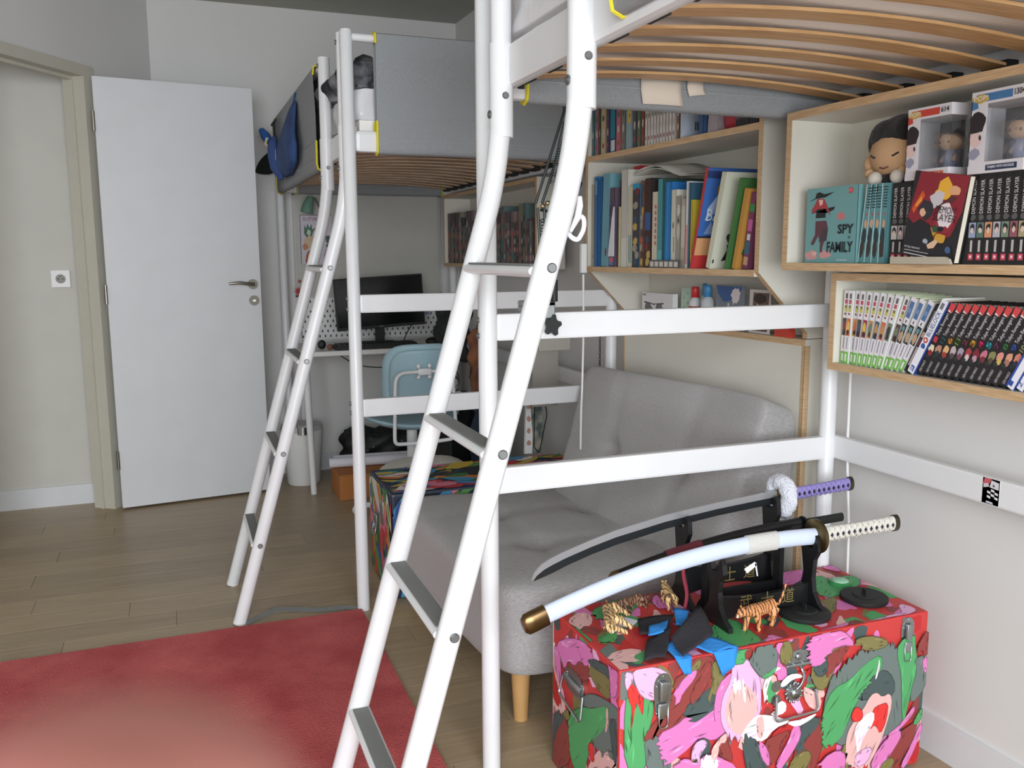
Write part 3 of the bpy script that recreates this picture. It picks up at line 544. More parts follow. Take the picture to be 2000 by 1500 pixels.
dsc = thing('manga_volume', 'black and red manga leaning cover outwards in front of the black spines', 'book', (1.414, 1.35, Z), 'black manga on the upper wall box')
# leaning front cover: real page block plus printed face
def skew(b, ang, piv): 
    m = Matrix.Rotation(math.radians(ang), 3, 'X'); b.v = [tuple(m @ (Vector(v) - piv) + piv) for v in b.v]; return b
pv = Vector((1.413, 1.296, Z)); rotm = Matrix.Rotation(math.radians(9), 3, 'X')
skew(B().box(1.4135, 1.4265, 1.298, 1.428, Z + .002, Z + .166), 9, pv).out('pages', M('page_paper', PAGE, .8), dsc)
skew(B().box(1.4122, 1.4135, 1.296, 1.430, Z, Z + .168).box(1.4265, 1.4278, 1.296, 1.430, Z, Z + .168).box(1.4122, 1.4278, 1.430, 1.4312, Z, Z + .168), 9, pv).out('cover', M('cover_black', (34, 32, 34), .4), dsc)
O2 = rotm @ (Vector((1.4121, 1.430, Z)) - pv) + pv; U2 = rotm @ Vector((0, -.134, 0)); V2 = rotm @ Vector((0, 0, .168))
decal('cover_print', dsc, O2, U2, V2, [((40, 38, 40), [(0, 0), (1, 0), (1, 1), (0, 1)]), ((140, 40, 50), [(.0, .45), (.1, 1), (1, 1), (.98, .6), (.85, .3), (.5, .2), (.3, .3)]), ((214, 90, 40), [(.05, .55), (.2, .78), (.26, .72), (.16, .6), (.1, .5)]), ((236, 150, 60), [(.1, .6), (.2, .72), (.22, .66), (.14, .58)]),
    bl_((236, 180, 60), .60, .83, .15, .13, 13, 4), bl_((240, 200, 90), .50, .76, .08, .05, 9, 6), bl_((226, 170, 130), .78, .82, .12, .06, 9, 7), ((206, 200, 206), [(.35, .72), (.5, .80), (.62, .78), (.6, .66), (.45, .58)]), ((90, 50, 50), [(.5, .6), (.75, .76), (.85, .74), (.7, .62), (.6, .55)]), bl_((50, 48, 54), .33, .57, .15, .12, 12, 9), bl_((226, 180, 150), .27, .53, .06, .05, 9, 2), bl_((150, 46, 58), .72, .48, .2, .2, 14, 11), bl_((236, 224, 228), .70, .52, .17, .15, 14, 12), bl_((190, 150, 50), .50, .32, .12, .06, 9, 13), bl_((206, 160, 60), .68, .26, .12, .06, 9, 14), bl_((60, 80, 60), .56, .36, .06, .05, 9, 15), ((36, 36, 40), [(.0, .0), (.02, .3), (.25, .45), (.45, .4), (.6, .2), (.9, .2), (1, 0)]), ((226, 190, 160), [(.46, .16), (.6, .24), (.66, .22), (.6, .14), (.5, .12)]), bl_((170, 176, 190), .42, .2, .06, .03, 8, 16), bl_((30, 30, 34), .66, .37, .055, .035, 12, 17), bl_((70, 100, 140), .86, .15, .06, .04, 8, 18), ((220, 220, 220), [(.05, .06), (.52, .06), (.52, .066), (.05, .066)]), ((220, 220, 220), [(.05, .02), (.52, .02), (.52, .03), (.05, .03)])])
Un, Vn = U2.normalized(), V2.normalized()
for s_, u, v, ww, hh, it in (('DEMON', .52, .55, .36, .08, .1), ('SLAYER', .49, .46, .42, .085, .1), ('RYOJI HIRANO', .06, .085, .30, .03, 0)):
    text(s_, dsc, O2 + U2 * u + V2 * v + Vector((-.0034, 0, 0)), Un, Vn, .134 * ww, .168 * hh, (20, 20, 22) if v > .3 else (230, 230, 230), ital=it)
o = B().extr([(0, 0), (.155, 0), (.15, .010), (.14, .0145), (0, .0145)], (1.4105, 1.448, Z), (0, -1, 0), (0, 0, 1), (.006, 0, 0)).out('pad', M('ivory_pad', (186, 178, 160), .6)); 
for v in o.data.vertices: v.co.x -= .009
tag(o, 'flat ivory pad lying in front of the leaning black manga cover', 'pad')
# boxed figures and plush doll on top of the books
def figbox(label, ya, yb, x, z, h, d, band, num, bottom, bcol, btxt, hair, twist=0):
    w_ = yb - ya; t = thing('figure_box', label, 'toy box', (x + d / 2, (ya + yb) / 2, z), 'boxed figures on the manga')
    CARD = M('white_card', (222, 218, 222), .5)
    b = B().box(x, x + d, ya, yb, z, z + h * .14).box(x, x + d, ya, yb, z + h * .84, z + h).box(x + d - .002, x + d, ya, yb, z, z + h)
    b.box(x, x + .0015, yb - w_ * .30, yb, z + h * .14, z + h * .84).box(x, x + d, yb - .0015, yb, z + h * .1, z + h * .9); b.out('carton', CARD, t)
    bx('window', x + .0002, x + .0008, ya + .001, yb - w_ * .30, z + h * .14, z + h * .84, M('clear_window', (230, 235, 236), .08, trans=1, alpha=.35), t)
    bx('side_window', x + .002, x + d - .01, ya + .0002, ya + .0008, z + h * .14, z + h * .84, M('clear_window', (0, 0, 0)), t)
    bx('inner_card', x + d - .004, x + d - .002, ya + .002, yb - .002, z + h * .14, z + h * .84, M('dark_card', (58, 56, 56), .6), t)
    P = Vector((x, yb, z)); U = (0, -w_, 0); V = (0, 0, h)
    sh = [(band, [(.02, .87), (.74, .87), (.74, .965), (.12, .965), (.02, .93)]), bl_((200, 170, 90), .18, .91, .16, .055, 12, 3), (bcol, [(.34, .03), (.9, .03), (.9, .10), (.34, .10)]), bl_((44, 36, 40), .12, .62, .19, .15, 13, 7), bl_((226, 196, 190), .12, .42, .13, .10, 12, 8), bl_((60, 50, 56), .2, .44, .025, .035, 9, 2), bl_((150, 150, 170), .1, .24, .12, .07, 9, 5), (band, [(.02, .78), (.14, .80), (.12, .87), (.02, .87)])]
    sh = [(c, [(min(max(u, .005), .995), min(max(v, .005), .995)) for u, v in pts]) for c, pts in sh]
    decal('front_print', t, P + Vector((-.0002, 0, 0)), U, V, sh)
    for s_, u, v, ww, hh, cc, bo in (('POP!', .05, .885, .26, .06, (236, 226, 200), .02), (num, .78, .885, .18, .075, (50, 46, 50), .02), (btxt, .38, .045, .48, .04, bottom, .02)):
        if s_: text(s_, t, P + Vector((-.002, -w_ * u, h * v)), (0, -1, 0), (0, 0, 1), w_ * ww, h * hh, cc, bold=bo)
    # generic figurine: big rounded head, hair cap, small body
    yc = ya + w_ * .36; zc = z + h * .52; r = w_ * .22; HB = M('vinyl_skin', (196, 160, 130), .4)
    f = thing('vinyl_figure', 'round headed vinyl figurine inside the %s window box' % ('red banded' if num == '614' else 'blue banded'), 'figure', (x + d / 2, yc, z + h * .15), 'figures inside their window boxes')
    o_ = B().ball((x + d * .5, yc, zc), r, 18, (.8, 1, .78)).out('head', HB, f, True)
    B().ball((x + d * .56, yc, zc + r * .25), r * 1.04, 18, (.8, 1.02, .78)).out('hair', M('hair_' + label[:5], hair, .5), o_, True)
    for s_ in (-1, 1): B().ball((x + d * .5 - r * .74, yc + s_ * r * .45, zc - r * .1), r * .13, 8, (.4, 1, 1)).out('eye', BLK2, o_, True)
    B().tube([(x + d * .5, yc, z + h * .15), (x + d * .5, yc, z + h * .30), (x + d * .5, yc, zc - r * .6)], [r * .45, r * .5, r * .3], 12).out('body', M('figure_blue', (150, 156, 186), .5), f, True)
    for s_ in (-1, 1): B().tube([(x + d * .5, yc + s_ * r * .45, z + h * .34), (x + d * .42, yc + s_ * r * .65, z + h * .24)], r * .16, 8).out('arm', HB, f, True)
    return t
figbox('white window box numbered 614 with a red band and orange label', 1.336, 1.445, 1.425, 1.3745, .142, .090, (200, 70, 56), '614', (250, 236, 220), (206, 110, 60), 'VEGETA', (40, 36, 38))
figbox('white window box numbered 1304 with a blue band, at the right edge', 1.172, 1.290, 1.425, 1.3745, .150, .090, (70, 120, 170), '1304', (230, 230, 236), (44, 56, 84), 'TANJIRO WITH NOODLES', (84, 50, 52))
# plain plush doll (generic face)
pd = thing('plush_doll', 'plush doll with black hair sitting on the teal manga', 'doll', (1.475, 1.53, 1.376))
SK = M('plush_skin', (206, 168, 128), .95, bump=.2, bscale=300); BH = M('plush_black', (22, 22, 22), .95, bump=.4, bscale=200, sheen=.2); CR = M('plush_cream', (206, 198, 186), .95)
hd = B().ball((1.488, 1.528, 1.443), .074, 24, (.62, 1.0, .78)).out('head', SK, pd, True)
b = B().ball((1.498, 1.526, 1.468), .080, 26, (.62, 1.0, .72)); b.ball((1.476, 1.553, 1.480), .045, 14, (.6, 1, .8)).ball((1.476, 1.500, 1.482), .045, 14, (.6, 1, .8)); b.ball((1.475, 1.583, 1.468), .030, 12, (.6, .6, 1.1)).ball((1.475, 1.472, 1.462), .030, 12, (.6, .6, 1.2)); h_ = b.out('hair', BH, pd, True); remesh(h_, .003)
for s_ in (-1, 1):
    B().ball((1.472, 1.528 + s_ * .072, 1.425), .016, 12, (.5, .8, 1.1)).out('ear', SK, hd, True)
    b = B().tube([(1.4485 - .0, 1.530 + s_ * .016, 1.438), (1.4465, 1.530 + s_ * .027, 1.433), (1.4495, 1.530 + s_ * .040, 1.439)], .0022, 6); b.out('closed_eye', BH, hd, True)
B().tube([(1.4475, 1.540, 1.411), (1.4462, 1.528, 1.408), (1.4475, 1.516, 1.411)], .0016, 6).out('mouth', M('thread_brown', (120, 60, 56), .9), hd, True)
B().ball((1.487, 1.525, 1.392), .036, 16, (.8, 1.3, .62)).out('body', BH, pd, True)
for i, s_ in enumerate((1, -1)):
    f = B().ball((1.452, 1.545 + (s_ > 0) * .012 - (s_ < 0) * .052, 1.389), .0165, 16, (.9, .95, .95)).out('foot', CR, pd, True)
    B().ball((1.460, 1.535 + s_ * .048, 1.402), .011, 10).out('hand', SK, pd, True)
# --- bookcase, lower level: (left Y, right Y, height, depth, lean, colours, marks, label, protrude)
Z = ZA + t_ + .0005
tw = -math.degrees(math.atan(.0652))
def bk(yl, yr, h, lean, col, lab, spine=None, cover=None, pro=.012, d=.19, txt=(), z=None, grp='books on the lower bookcase shelf', nm='book', pages=PAGE):
    x = FX((yl + yr) / 2) + pro
    return book(lab, yr, (yl - yr) - .0008, h, min(d, wx(yr) - .03 - x), x, Z if z is None else z, col, lean, grp, cover, spine, cover, nm, 'book', pages, 0, txt)
def band(*a): return [rect(c, 0, 1, v0, v1) for c, v0, v1 in a]
bk(2.856, 2.838, .285, 0, (170, 160, 140), 'beige book at the left end of the lower bookcase shelf', band(((150, 140, 120), .1, .14)))
bk(2.836, 2.815, .31, 0, (44, 112, 168), 'first thin blue book beside the beige one, bookcase', band(((90, 150, 190), .8, .95)))
bk(2.813, 2.795, .30, 0, (40, 96, 150), 'second thin blue book left of the pale teal folder', None)
bk(2.790, 2.745, .315, 2.5, (112, 164, 176), 'tall pale teal folder leaning on the blue books', [bl_((130, 50, 56), .7, .16, .14, .05, 10, 2)], (112, 164, 176))
o = book('red box lid showing above the comic, lower bookcase shelf', 2.690, .05, .05, .12, 1.50, Z + .29, (190, 50, 54), 0, 'boxes on the lower bookcase shelf', name='red_box', cat='box'); 
bk(2.738, 2.700, .265, 0, (96, 80, 96), 'purple grey comic album with a pink lower edge', [bl_((70, 60, 76), .5, .7, .4, .1, 11, 3), bl_((150, 140, 120), .6, .6, .2, .05, 9, 4), rect((196, 110, 130), .1, .9, .03, .12), rect((90, 130, 190), .3, .9, .02, .06)], (96, 80, 96))
bk(2.698, 2.680, .29, 0, (60, 50, 56), 'dark narrow album behind the slanted white sheet', None, z=None, pro=.03)
sh = B().extr([(0, 0), (.045, 0), (.045, .165), (.036, .165)], (FX(2.7) - .002, 2.722, Z + .035), (0, -1, 0), (0, 0, 1), (.0012, 0, 0)); o = sh.out('paper_sheet', M('bright_paper', (226, 226, 234), .8)); 
for v in o.data.vertices: v.co.z = v.co.z
tag(o, 'white paper sheet poking out beside the grey white binder', 'paper')
bk(2.675, 2.672, .2, 0, (206, 196, 150), 'thin cream booklet just left of the white binder', None)
bk(2.660, 2.620, .318, 0, (196, 192, 182), 'tall grey white binder with bulging plastic pockets', band(((214, 210, 200), .0, .3)), (200, 196, 186))
for k, (y_, z_, a) in enumerate(((2.52, .335, 2.5), (2.50, .325, 1.2))):
    vs = []; n = 10
    for i in range(n + 1):
        u = i / n; yy = 2.635 - u * (.29 + .02 * k)
        for j in range(4): vs.append((FX(yy) + .03 + j * .05, yy, Z + .3 + .028 * math.sin(math.pi * min(1, u * 1.15)) * (1 - .1 * k) - .018 * u + .004 * j))
    o = mk('plastic_pocket', vs, [(i * 4 + j, (i + 1) * 4 + j, (i + 1) * 4 + j + 1, i * 4 + j + 1) for i in range(n) for j in range(3)], M('milky_plastic', (206, 204, 196), .45), None, True)
    o.location.z -= k * .006; s_ = o.modifiers.new('s', 'SOLIDIFY'); s_.thickness = .001; tag(o, ('upper' if k == 0 else 'lower') + ' sagging plastic pocket spreading from the binder over the books', 'plastic sleeve')
bk(2.612, 2.592, .262, 0, (206, 200, 170), 'narrow cream book right of the tall binder', band(((150, 170, 160), .05, .4)))
mix = lambda s, base: [bl_(random.Random(s * 31 + k).choice([(196, 90, 60), (70, 60, 60), (190, 160, 90), (60, 80, 100), (160, 150, 130), (120, 50, 50)]), .5 + .2 * math.sin(k * 2), .06 + .085 * k, .35, .05, 9, s * 20 + k) for k in range(11)]
bk(2.590, 2.545, .268, 0, (58, 62, 72), 'dark album with a crowded spine picture and blue top', [rect((50, 150, 190), 0, 1, .93, 1)] + mix(3, 0), (50, 140, 180))
bk(2.543, 2.520, .275, 0, (120, 84, 64), 'brown album with an orange streaked spine', mix(4, 0))
bk(2.518, 2.478, .280, 0, (66, 44, 38), 'dark brown album with a blue patch on its spine', [rect((60, 90, 150), .05, .9, .42, .62)] + mix(6, 0)[:4], (50, 40, 36))
bk(2.474, 2.442, .235, 0, (206, 196, 176), 'cream spine with red marks left of the teal album', [rect((196, 90, 84), .5, .8, .3 + k * .08, .35 + k * .08) for k in range(7)])
bk(2.438, 2.410, .272, 0, (76, 146, 150), 'tall teal album whose dark green cover shows behind', band(((90, 170, 176), .0, .2)), (44, 78, 76), pro=.008, d=.2)
bk(2.406, 2.372, .260, 0, (42, 122, 184), 'bright blue album with a white figure cut out', [rect((120, 180, 220), .45, .5, 0, 1)], (34, 110, 176), d=.17)
bk(2.371, 2.346, .235, 0, (206, 202, 184), 'white cream picture book with small black drawings', [bl_((70, 66, 60), .5, .55, .14, .05, 9, 3), rect((60, 60, 56), .6, .72, .2, .4), rect((120, 190, 200), .0, .2, 0, .2)])
bk(2.344, 2.321, .215, 0, (150, 146, 136), 'grey spine with stacked pale round marks', [bl_((206, 204, 196), .5, .8, .4, .09, 12, 2), bl_((196, 192, 182), .5, .5, .38, .12, 12, 5), bl_((90, 84, 84), .5, .66, .3, .03, 9, 6)])
bk(2.319, 2.297, .205, 0, (176, 164, 144), 'short beige spine between grey and pink white ones', band(((196, 188, 170), .3, .9)))
bk(2.295, 2.284, .255, 0, (214, 212, 216), 'thin white spine with a pink lower half', band(((206, 150, 156), .05, .5)))
bk(2.282, 2.273, .25, 0, (56, 96, 116), 'thin dark teal spine left of the yellow one', None)
bk(2.271, 2.264, .20, 0, (206, 180, 60), 'thin yellow spine beside the big blue leaning album', None)
bb_ = bk(2.262, 2.249, .292, 15, (190, 60, 56), 'big blue leaning album with red foot and white letters BA', None, (60, 100, 170), pro=.004, d=.19)
# picture on its near cover (local y=0 side)
def coverart(o, d, h, shapes, texts=()):
    vs = []; fs = []; cs = []
    for i, (c, pts) in enumerate(shapes):
        k = len(vs); vs += [(d * u, -.0004 - .00006 * i, h * v) for u, v in pts]; fs.append(tuple(range(k, k + len(pts)))); cs.append(c)
    q = mk('cover_print', vs, fs, print_mat(), None, False, cs, True); q.parent = o
    for s_, u, v, ww, hh, cc in texts:
        q = text(s_, None, (0, 0, 0), (1, 0, 0), (0, 0, 1), ww * d, hh * h, cc); q.parent = o; m = q.matrix_basis.copy(); m.translation = Vector((d * u, -.0020, h * v)); q.matrix_basis = m
F1 = [(0, 0), (1, 0), (1, 1), (0, 1)]
coverart(bb_, .19, .285, [((58, 104, 176), F1), ((40, 60, 110), [(0, .93), (1, .90), (1, 1), (0, 1)]), bl_((150, 120, 70), .42, .80, .2, .12, 13, 3), bl_((196, 160, 90), .45, .79, .12, .07, 9, 4), ((150, 180, 220), [(.08, .5), (.2, .72), (.3, .74), (.3, .6)]), ((176, 200, 230), [(.1, .62), (.26, .78), (.22, .60)]), ((214, 160, 110), [(0, .14), (1, .14), (1, .32), (0, .32)]), ((190, 54, 54), [(0, 0), (1, 0), (1, .14), (0, .14)]), ((30, 40, 60), [(0, .32), (1, .32), (1, .34), (0, .34)]), ((130, 160, 200), [(.1, .36), (.2, .5), (.3, .36)])], [('BA', .10, .50, .26, .12, (232, 236, 240))])
cb = bk(2.187, 2.166, .272, 15, (206, 204, 180), 'leaning cream album with black hand and figure drawings', None, (204, 204, 184), pro=.006, d=.18)
coverart(cb, .18, .275, [((206, 206, 188), F1), bl_((70, 50, 48), .30, .33, .09, .06, 12, 3), ((30, 34, 34), [(.18, .08), (.26, .2), (.24, .26), (.3, .24), (.36, .3), (.38, .22), (.34, .1)]), bl_((60, 60, 58), .5, .78, .06, .05, 9, 5), ((60, 60, 58), [(.5, .7), (.53, .86), (.55, .86), (.53, .7)]), bl_((60, 60, 58), .45, .62, .03, .012, 8, 5), bl_((60, 60, 58), .56, .62, .03, .012, 8, 5), rect((60, 60, 58), .02, .05, .06, .1)])
gb = bk(2.108, 2.093, .25, 14, (70, 120, 60), 'leaning green album right of the cream drawn one', None, (60, 110, 54), pro=.01, d=.17)
coverart(gb, .17, .25, [((62, 108, 56), F1), bl_((44, 70, 40), .4, .7, .3, .15, 12, 3), ((210, 220, 170), [(.3, .6), (.5, .72), (.52, .70), (.32, .57)])])
ob = bk(2.078, 2.062, .22, 13, (190, 140, 60), 'leaning mustard album with green figures', None, (190, 130, 60), pro=.012, d=.16)
coverart(ob, .16, .22, [((192, 140, 66), F1), bl_((70, 100, 60), .4, .2, .3, .12, 12, 3), bl_((120, 80, 50), .5, .5, .2, .2, 12, 5)])
mb = bk(2.044, 2.020, .205, 9, (120, 60, 90), 'leaning multicolour album at the right end of the shelf', [rect((60, 140, 80), 0, 1, .75, .85), rect((196, 100, 160), .1, .9, .5, .65), rect((210, 210, 214), .2, .8, .38, .46), rect((60, 100, 120), 0, 1, .2, .36), rect((190, 150, 110), .1, .9, .05, .16)], pro=.02, d=.15)
cf = bk(2.480, 2.30, .024, 0, (90, 92, 90), 'low flat box with white squares standing before the brown albums', [rect((206, 200, 190), .04 + k * .16, .16 + k * .16, .15, .8) for k in range(6)], pro=.0015, d=.008, nm='flat_box')
# --- bookcase, upper level
ZU_ = ZM + t_ + .0005; G2 = 'books on the upper bookcase shelf'
up = [(2.858, 2.842, (70, 120, 130), 'teal grey'), (2.838, 2.812, (150, 110, 120), 'dusty pink'), (2.809, 2.800, (70, 90, 60), 'thin dark green'), (2.797, 2.764, (196, 176, 140), 'beige'), (2.760, 2.742, (90, 70, 100), 'purple'), (2.738, 2.700, (40, 90, 110), 'teal and black'), (2.697, 2.668, (190, 110, 120), 'pink and white'), (2.664, 2.640, (120, 130, 116), 'grey green'), (2.636, 2.598, (150, 170, 176), 'pale blue with a yellow title'), (2.594, 2.572, (84, 84, 84), 'dark speckled'), (2.569, 2.548, (96, 116, 90), 'dull green'), (2.545, 2.526, (130, 70, 60), 'red brown')]
up += [(2.523 - i * .0165, 2.5095 - i * .0165, [(222, 214, 208), (214, 206, 200), (226, 220, 216)][i % 3], 'white') for i in range(10)]
for i, (a, b2, c, nm_) in enumerate(up):
    sp = [bl_((c[0] * 6 // 10, c[1] * 6 // 10, c[2] * 6 // 10), .5, .75, .35, .08, 9, i), bl_((200, 190, 180), .5, .3, .3, .06, 9, i + 3), bl_((90, 100, 80), .5, .5, .3, .05, 9, i + 5), bl_((150, 90, 80), .5, .12, .3, .04, 9, i + 7)]
    if i == 5: sp = [rect((46, 130, 150), .1, .95, .2, .6), rect((150, 60, 50), .1, .9, .65, .85), rect((216, 212, 214), .2, .95, .02, .17)]
    if i == 8: sp = [rect((222, 180, 70), .3, .8, .35, .95)] + [rect((90, 60, 40), .5, .62, .42 + k * .09, .47 + k * .09) for k in range(5)]
    lab = '%s spine, %s from the left on the upper bookcase shelf' % (nm_, ORD[i] if i < 18 else ('nineteenth', 'twentieth', 'twenty-first', 'twenty-second')[i - 18])
    bk(a, b2, .24 if i < 12 else .185, 0, c, lab, sp, None, .012, .17, z=ZU_, grp=G2)
bk(2.352, 2.338, .19, 0, (130, 100, 84), 'brown patterned spine next to the pale blue cover', [bl_((206, 196, 180), .5, .2 + k * .2, .3, .06, 8, k) for k in range(4)], z=ZU_, grp=G2)
wb = bk(2.330, 2.322, .21, 0, (206, 214, 226), 'pale blue paperback showing its back cover with barcode', None, (200, 208, 222), .01, .15, z=ZU_, grp=G2)
coverart(wb, .15, .21, [((200, 208, 222), F1)] + [rect((110, 120, 140), .25, .75, .62 + k * .05, .635 + k * .05) for k in range(6)] + [rect((40, 44, 50), .3 + k * .05, .325 + k * .05, .12, .24) for k in range(7)])
bk(2.246, 2.222, .20, 0, (60, 90, 130), 'dark blue spine right of the pale blue paperback', None, z=ZU_, grp=G2)
bk(2.215, 2.165, .195, 4, (176, 164, 170), 'grey pink thick book before the red pouch', [bl_((200, 190, 196), .4, .3, .2, .05, 9, 2)], z=ZU_, grp=G2, pro=.02)
rp = pillow('red_pouch', [(1.46, 2.095, ZU_), (1.58, 2.095, ZU_), (1.46, 2.165, ZU_), (1.58, 2.165, ZU_), (1.46, 2.085, ZU_ + .19), (1.58, 2.085, ZU_ + .19), (1.46, 2.135, ZU_ + .19), (1.58, 2.135, ZU_ + .19)], M('red_leatherette', (184, 52, 64), .5, bump=.2, bscale=60), None, 8, .3); tag(rp, 'red zipped pouch leaning on the upper bookcase shelf', 'pouch')
for i in range(6):
    a = 2.078 - i * .0155; bk(a, a - .0145, .175, 0, [(100, 92, 96), (84, 84, 86), (120, 104, 112), (70, 70, 72), (110, 96, 104), (60, 58, 60)][i], '%s dark disc case right of the red pouch, upper bookcase shelf' % ORD[i], [bl_((170, 130, 150), .5, .5, .25, .1, 9, i), rect((30, 30, 30), .1, .9, .0, .12)], z=ZU_, grp='disc cases on the bookcase', nm='disc_case')
# --- open niche: small things on the narrow shelf
NZ = .9935; NX = 1.60
def card(nm, lab, cat, ya, yb, z0, z1, col, shapes, th=.012, x=NX, lean=0):
    t = thing(nm, lab, cat, (x, (ya + yb) / 2, z0)); bx('body', x, x + th, yb, ya, z0, z1, M('card_' + nm, col, .5), t, .0008)
    decal('front_print', t, (x - .0002, ya, z0), (0, -(ya - yb), 0), (0, 0, z1 - z0), shapes); return t
card('glasses_box', 'white flat box printed with a pair of grey sunglasses, in the niche', 'box', 2.795, 2.585, NZ, 1.092, (222, 222, 222), [bl_((110, 108, 108), .22, .45, .13, .22, 12, 2), bl_((110, 108, 108), .58, .45, .13, .22, 12, 2), ((70, 66, 66), [(.08, .62), (.34, .60), (.40, .56), (.46, .60), (.72, .62), (.72, .67), (.42, .62), (.38, .62), (.08, .68)]), bl_((30, 30, 34), .88, .24, .04, .08, 10, 3), rect((150, 148, 150), .03, .14, .88, .95)], .02, 1.572)
card('green_dotted_card', 'pale green card with dots between the sunglasses box and red cap', 'card', 2.575, 2.515, NZ, 1.115, (176, 200, 182), [bl_((90, 120, 90), .3 + .4 * (k % 2), .2 + .13 * k, .06, .02, 8, k) for k in range(6)], .004, 1.598)
def bottle(nm, lab, x, y, z, r, h, c1, c2, capc, cat='bottle'):
    t = thing(nm, lab, cat, (x, y, z)); b = B().tube([(x, y, z), (x, y, z + .003), (x, y, z + h * .62), (x, y, z + h * .72)], [r * .9, r, r, r * .55], 16); auto(b.out('body', M('b_' + nm, c1, .2), t, True), 50)
    B().tube([(x, y, z + h * .72), (x, y, z + h * .97), (x, y, z + h)], [r * .62, r * .62, r * .5], 16).out('cap', M('c_' + nm, capc, .35), t, True)
    b = B().tube([(x, y, z + h * .15), (x, y, z + h * .5)], r * 1.02, 16); b.out('label_band', M('l_' + nm, c2, .5), t, True)
bottle('spray_bottle', 'small clear bottle with a tall red cap in the niche', 1.596, 2.486, NZ, .020, .127, (206, 206, 206), (170, 60, 66), (200, 50, 54))
bottle('blue_bottle', 'clear bottle with a wide blue cap right of the red capped one', 1.598, 2.415, NZ, .022, .134, (190, 196, 200), (214, 214, 196), (70, 140, 190))
bottle('narrow_blue_bottle', 'narrow bottle with blue top behind the wide blue cap', 1.610, 2.452, NZ, .013, .138, (170, 190, 196), (60, 80, 84), (60, 130, 180))
card('comic_card', 'blue grey picture card with a white speech bubble in the niche', 'card', 2.375, 2.225, NZ, 1.13, (120, 130, 140), [((64, 96, 150), [(.05, .98), (.95, .98), (.7, .68), (.3, .62), (.1, .8)]), bl_((224, 214, 216), .72, .78, .16, .19, 18, 1), ((224, 214, 216), [(.62, .64), (.7, .66), (.64, .56)]), bl_((90, 96, 100), .3, .3, .25, .15, 11, 4), bl_((160, 166, 170), .5, .2, .2, .1, 11, 5), bl_((60, 66, 70), .8, .35, .15, .12, 11, 6), rect((226, 226, 226), .45, .5, .35, .6)], .004)
card('photo_print', 'brown portrait style photo with white border in the niche', 'photo', 2.205, 2.105, NZ, 1.122, (216, 212, 210), [((110, 90, 76), [(.12, .05), (.88, .05), (.95, .93), (.2, .93)]), bl_((190, 170, 150), .42, .4, .14, .3, 11, 4), bl_((60, 46, 40), .5, .8, .35, .12, 11, 7), bl_((170, 150, 134), .7, .35, .12, .2, 11, 8)], .002, 1.605)
o = B().extr([(0, 0), (.07, 0), (.068, .02), (.045, .05), (.035, .035), (.018, .07), (.004, .04)], (1.594, 2.07, NZ), (0, -1, 0), (0, 0, 1), (.02, 0, 0)).out('paper_shape', M('red_orange_card', (206, 70, 54), .6)); tag(o, 'small red jagged card piece at the right end of the niche', 'card')
# --- comics on the shelf under the back bed
Z3 = 1.163 + t_ + .0005; y = 4.76; r3 = random.Random(11); i = 0
CC = [(120, 96, 90), (90, 80, 84), (110, 120, 120), (80, 60, 60), (130, 110, 110), (70, 80, 70), (100, 70, 80), (130, 124, 104), (60, 60, 60), (90, 110, 110)]
NTH = ORD + ['nineteenth', 'twentieth', 'twenty-first', 'twenty-second', 'twenty-third', 'twenty-fourth', 'twenty-fifth', 'twenty-sixth', 'twenty-seventh', 'twenty-eighth', 'twenty-ninth', 'thirtieth', 'thirty-first', 'thirty-second', 'thirty-third', 'thirty-fourth', 'thirty-fifth', 'thirty-sixth', 'thirty-seventh', 'thirty-eighth', 'thirty-ninth', 'fortieth', 'forty-first', 'forty-second', 'forty-third', 'forty-fourth', 'forty-fifth', 'forty-sixth']
while y > 3.56 and i < 44:
    t = r3.choice((.022, .026, .03, .035)); y -= t; h = r3.choice((.19, .2, .24, .27)); c = CC[i % 10]
    if y < 3.525: break
    sp = [bl_(r3.choice([(170, 90, 100), (60, 110, 110), (180, 170, 160), (60, 56, 50), (150, 120, 80)]), .5, .15 + .2 * k, .35, .07, 9, i * 7 + k) for k in range(4)]
    book('%s comic from the far end, shelf under the back bed' % NTH[i], y, t - .0006, h, .09, 1.455 - (y - 3.5) * .02 + .012, Z3, c, 0, 'comics on the shelf under the back bed', None, sp, name='comic_book'); i += 1
# ------------------------------------------------------------------ grey sofa
sf = thing('sofa', 'low grey tufted fabric sofa with oak legs behind the floral trunk', 'sofa', (1.1, 2.45, 0))
# seat corners: u along X (front to back), v along Y, w up
pillow('seat', [(.735, 1.975, .125), (1.47, 1.975, .125), (.66, 2.935, .125), (1.47, 2.935, .125), (.705, 1.965, .405), (1.47, 1.965, .375), (.665, 2.945, .40), (1.47, 2.945, .375)], SOFA, sf, 26, .2, dents=[(.33, .34, .05, .05, .030), (.33, .68, .05, .05, .030), (.72, .34, .05, .05, .030), (.72, .68, .05, .05, .030), (.33, .5, .03, .5, .009), (.72, .5, .03, .5, .009), (.5, .34, .5, .02, .008), (.5, .68, .5, .02, .008), (.9, .5, .12, 2, .02)])
pillow('backrest', [(1.585, 1.955, .28), (1.60, 1.955, .80), (1.535, 2.86, .28), (1.535, 2.86, .79), (1.285, 1.945, .30), (1.485, 1.935, .845), (1.225, 2.875, .30), (1.385, 2.875, .835)], SOFA, sf, 30, .13, dents=[(.52, .30, .06, .05, .034), (.52, .70, .06, .05, .034), (.52, .5, .03, .5, .010), (.5, .30, .5, .025, .012), (.5, .70, .5, .025, .012), (.93, .5, .1, .22, -.0), (.92, .24, .12, .14, .018), (.92, .76, .12, .14, -.016)])
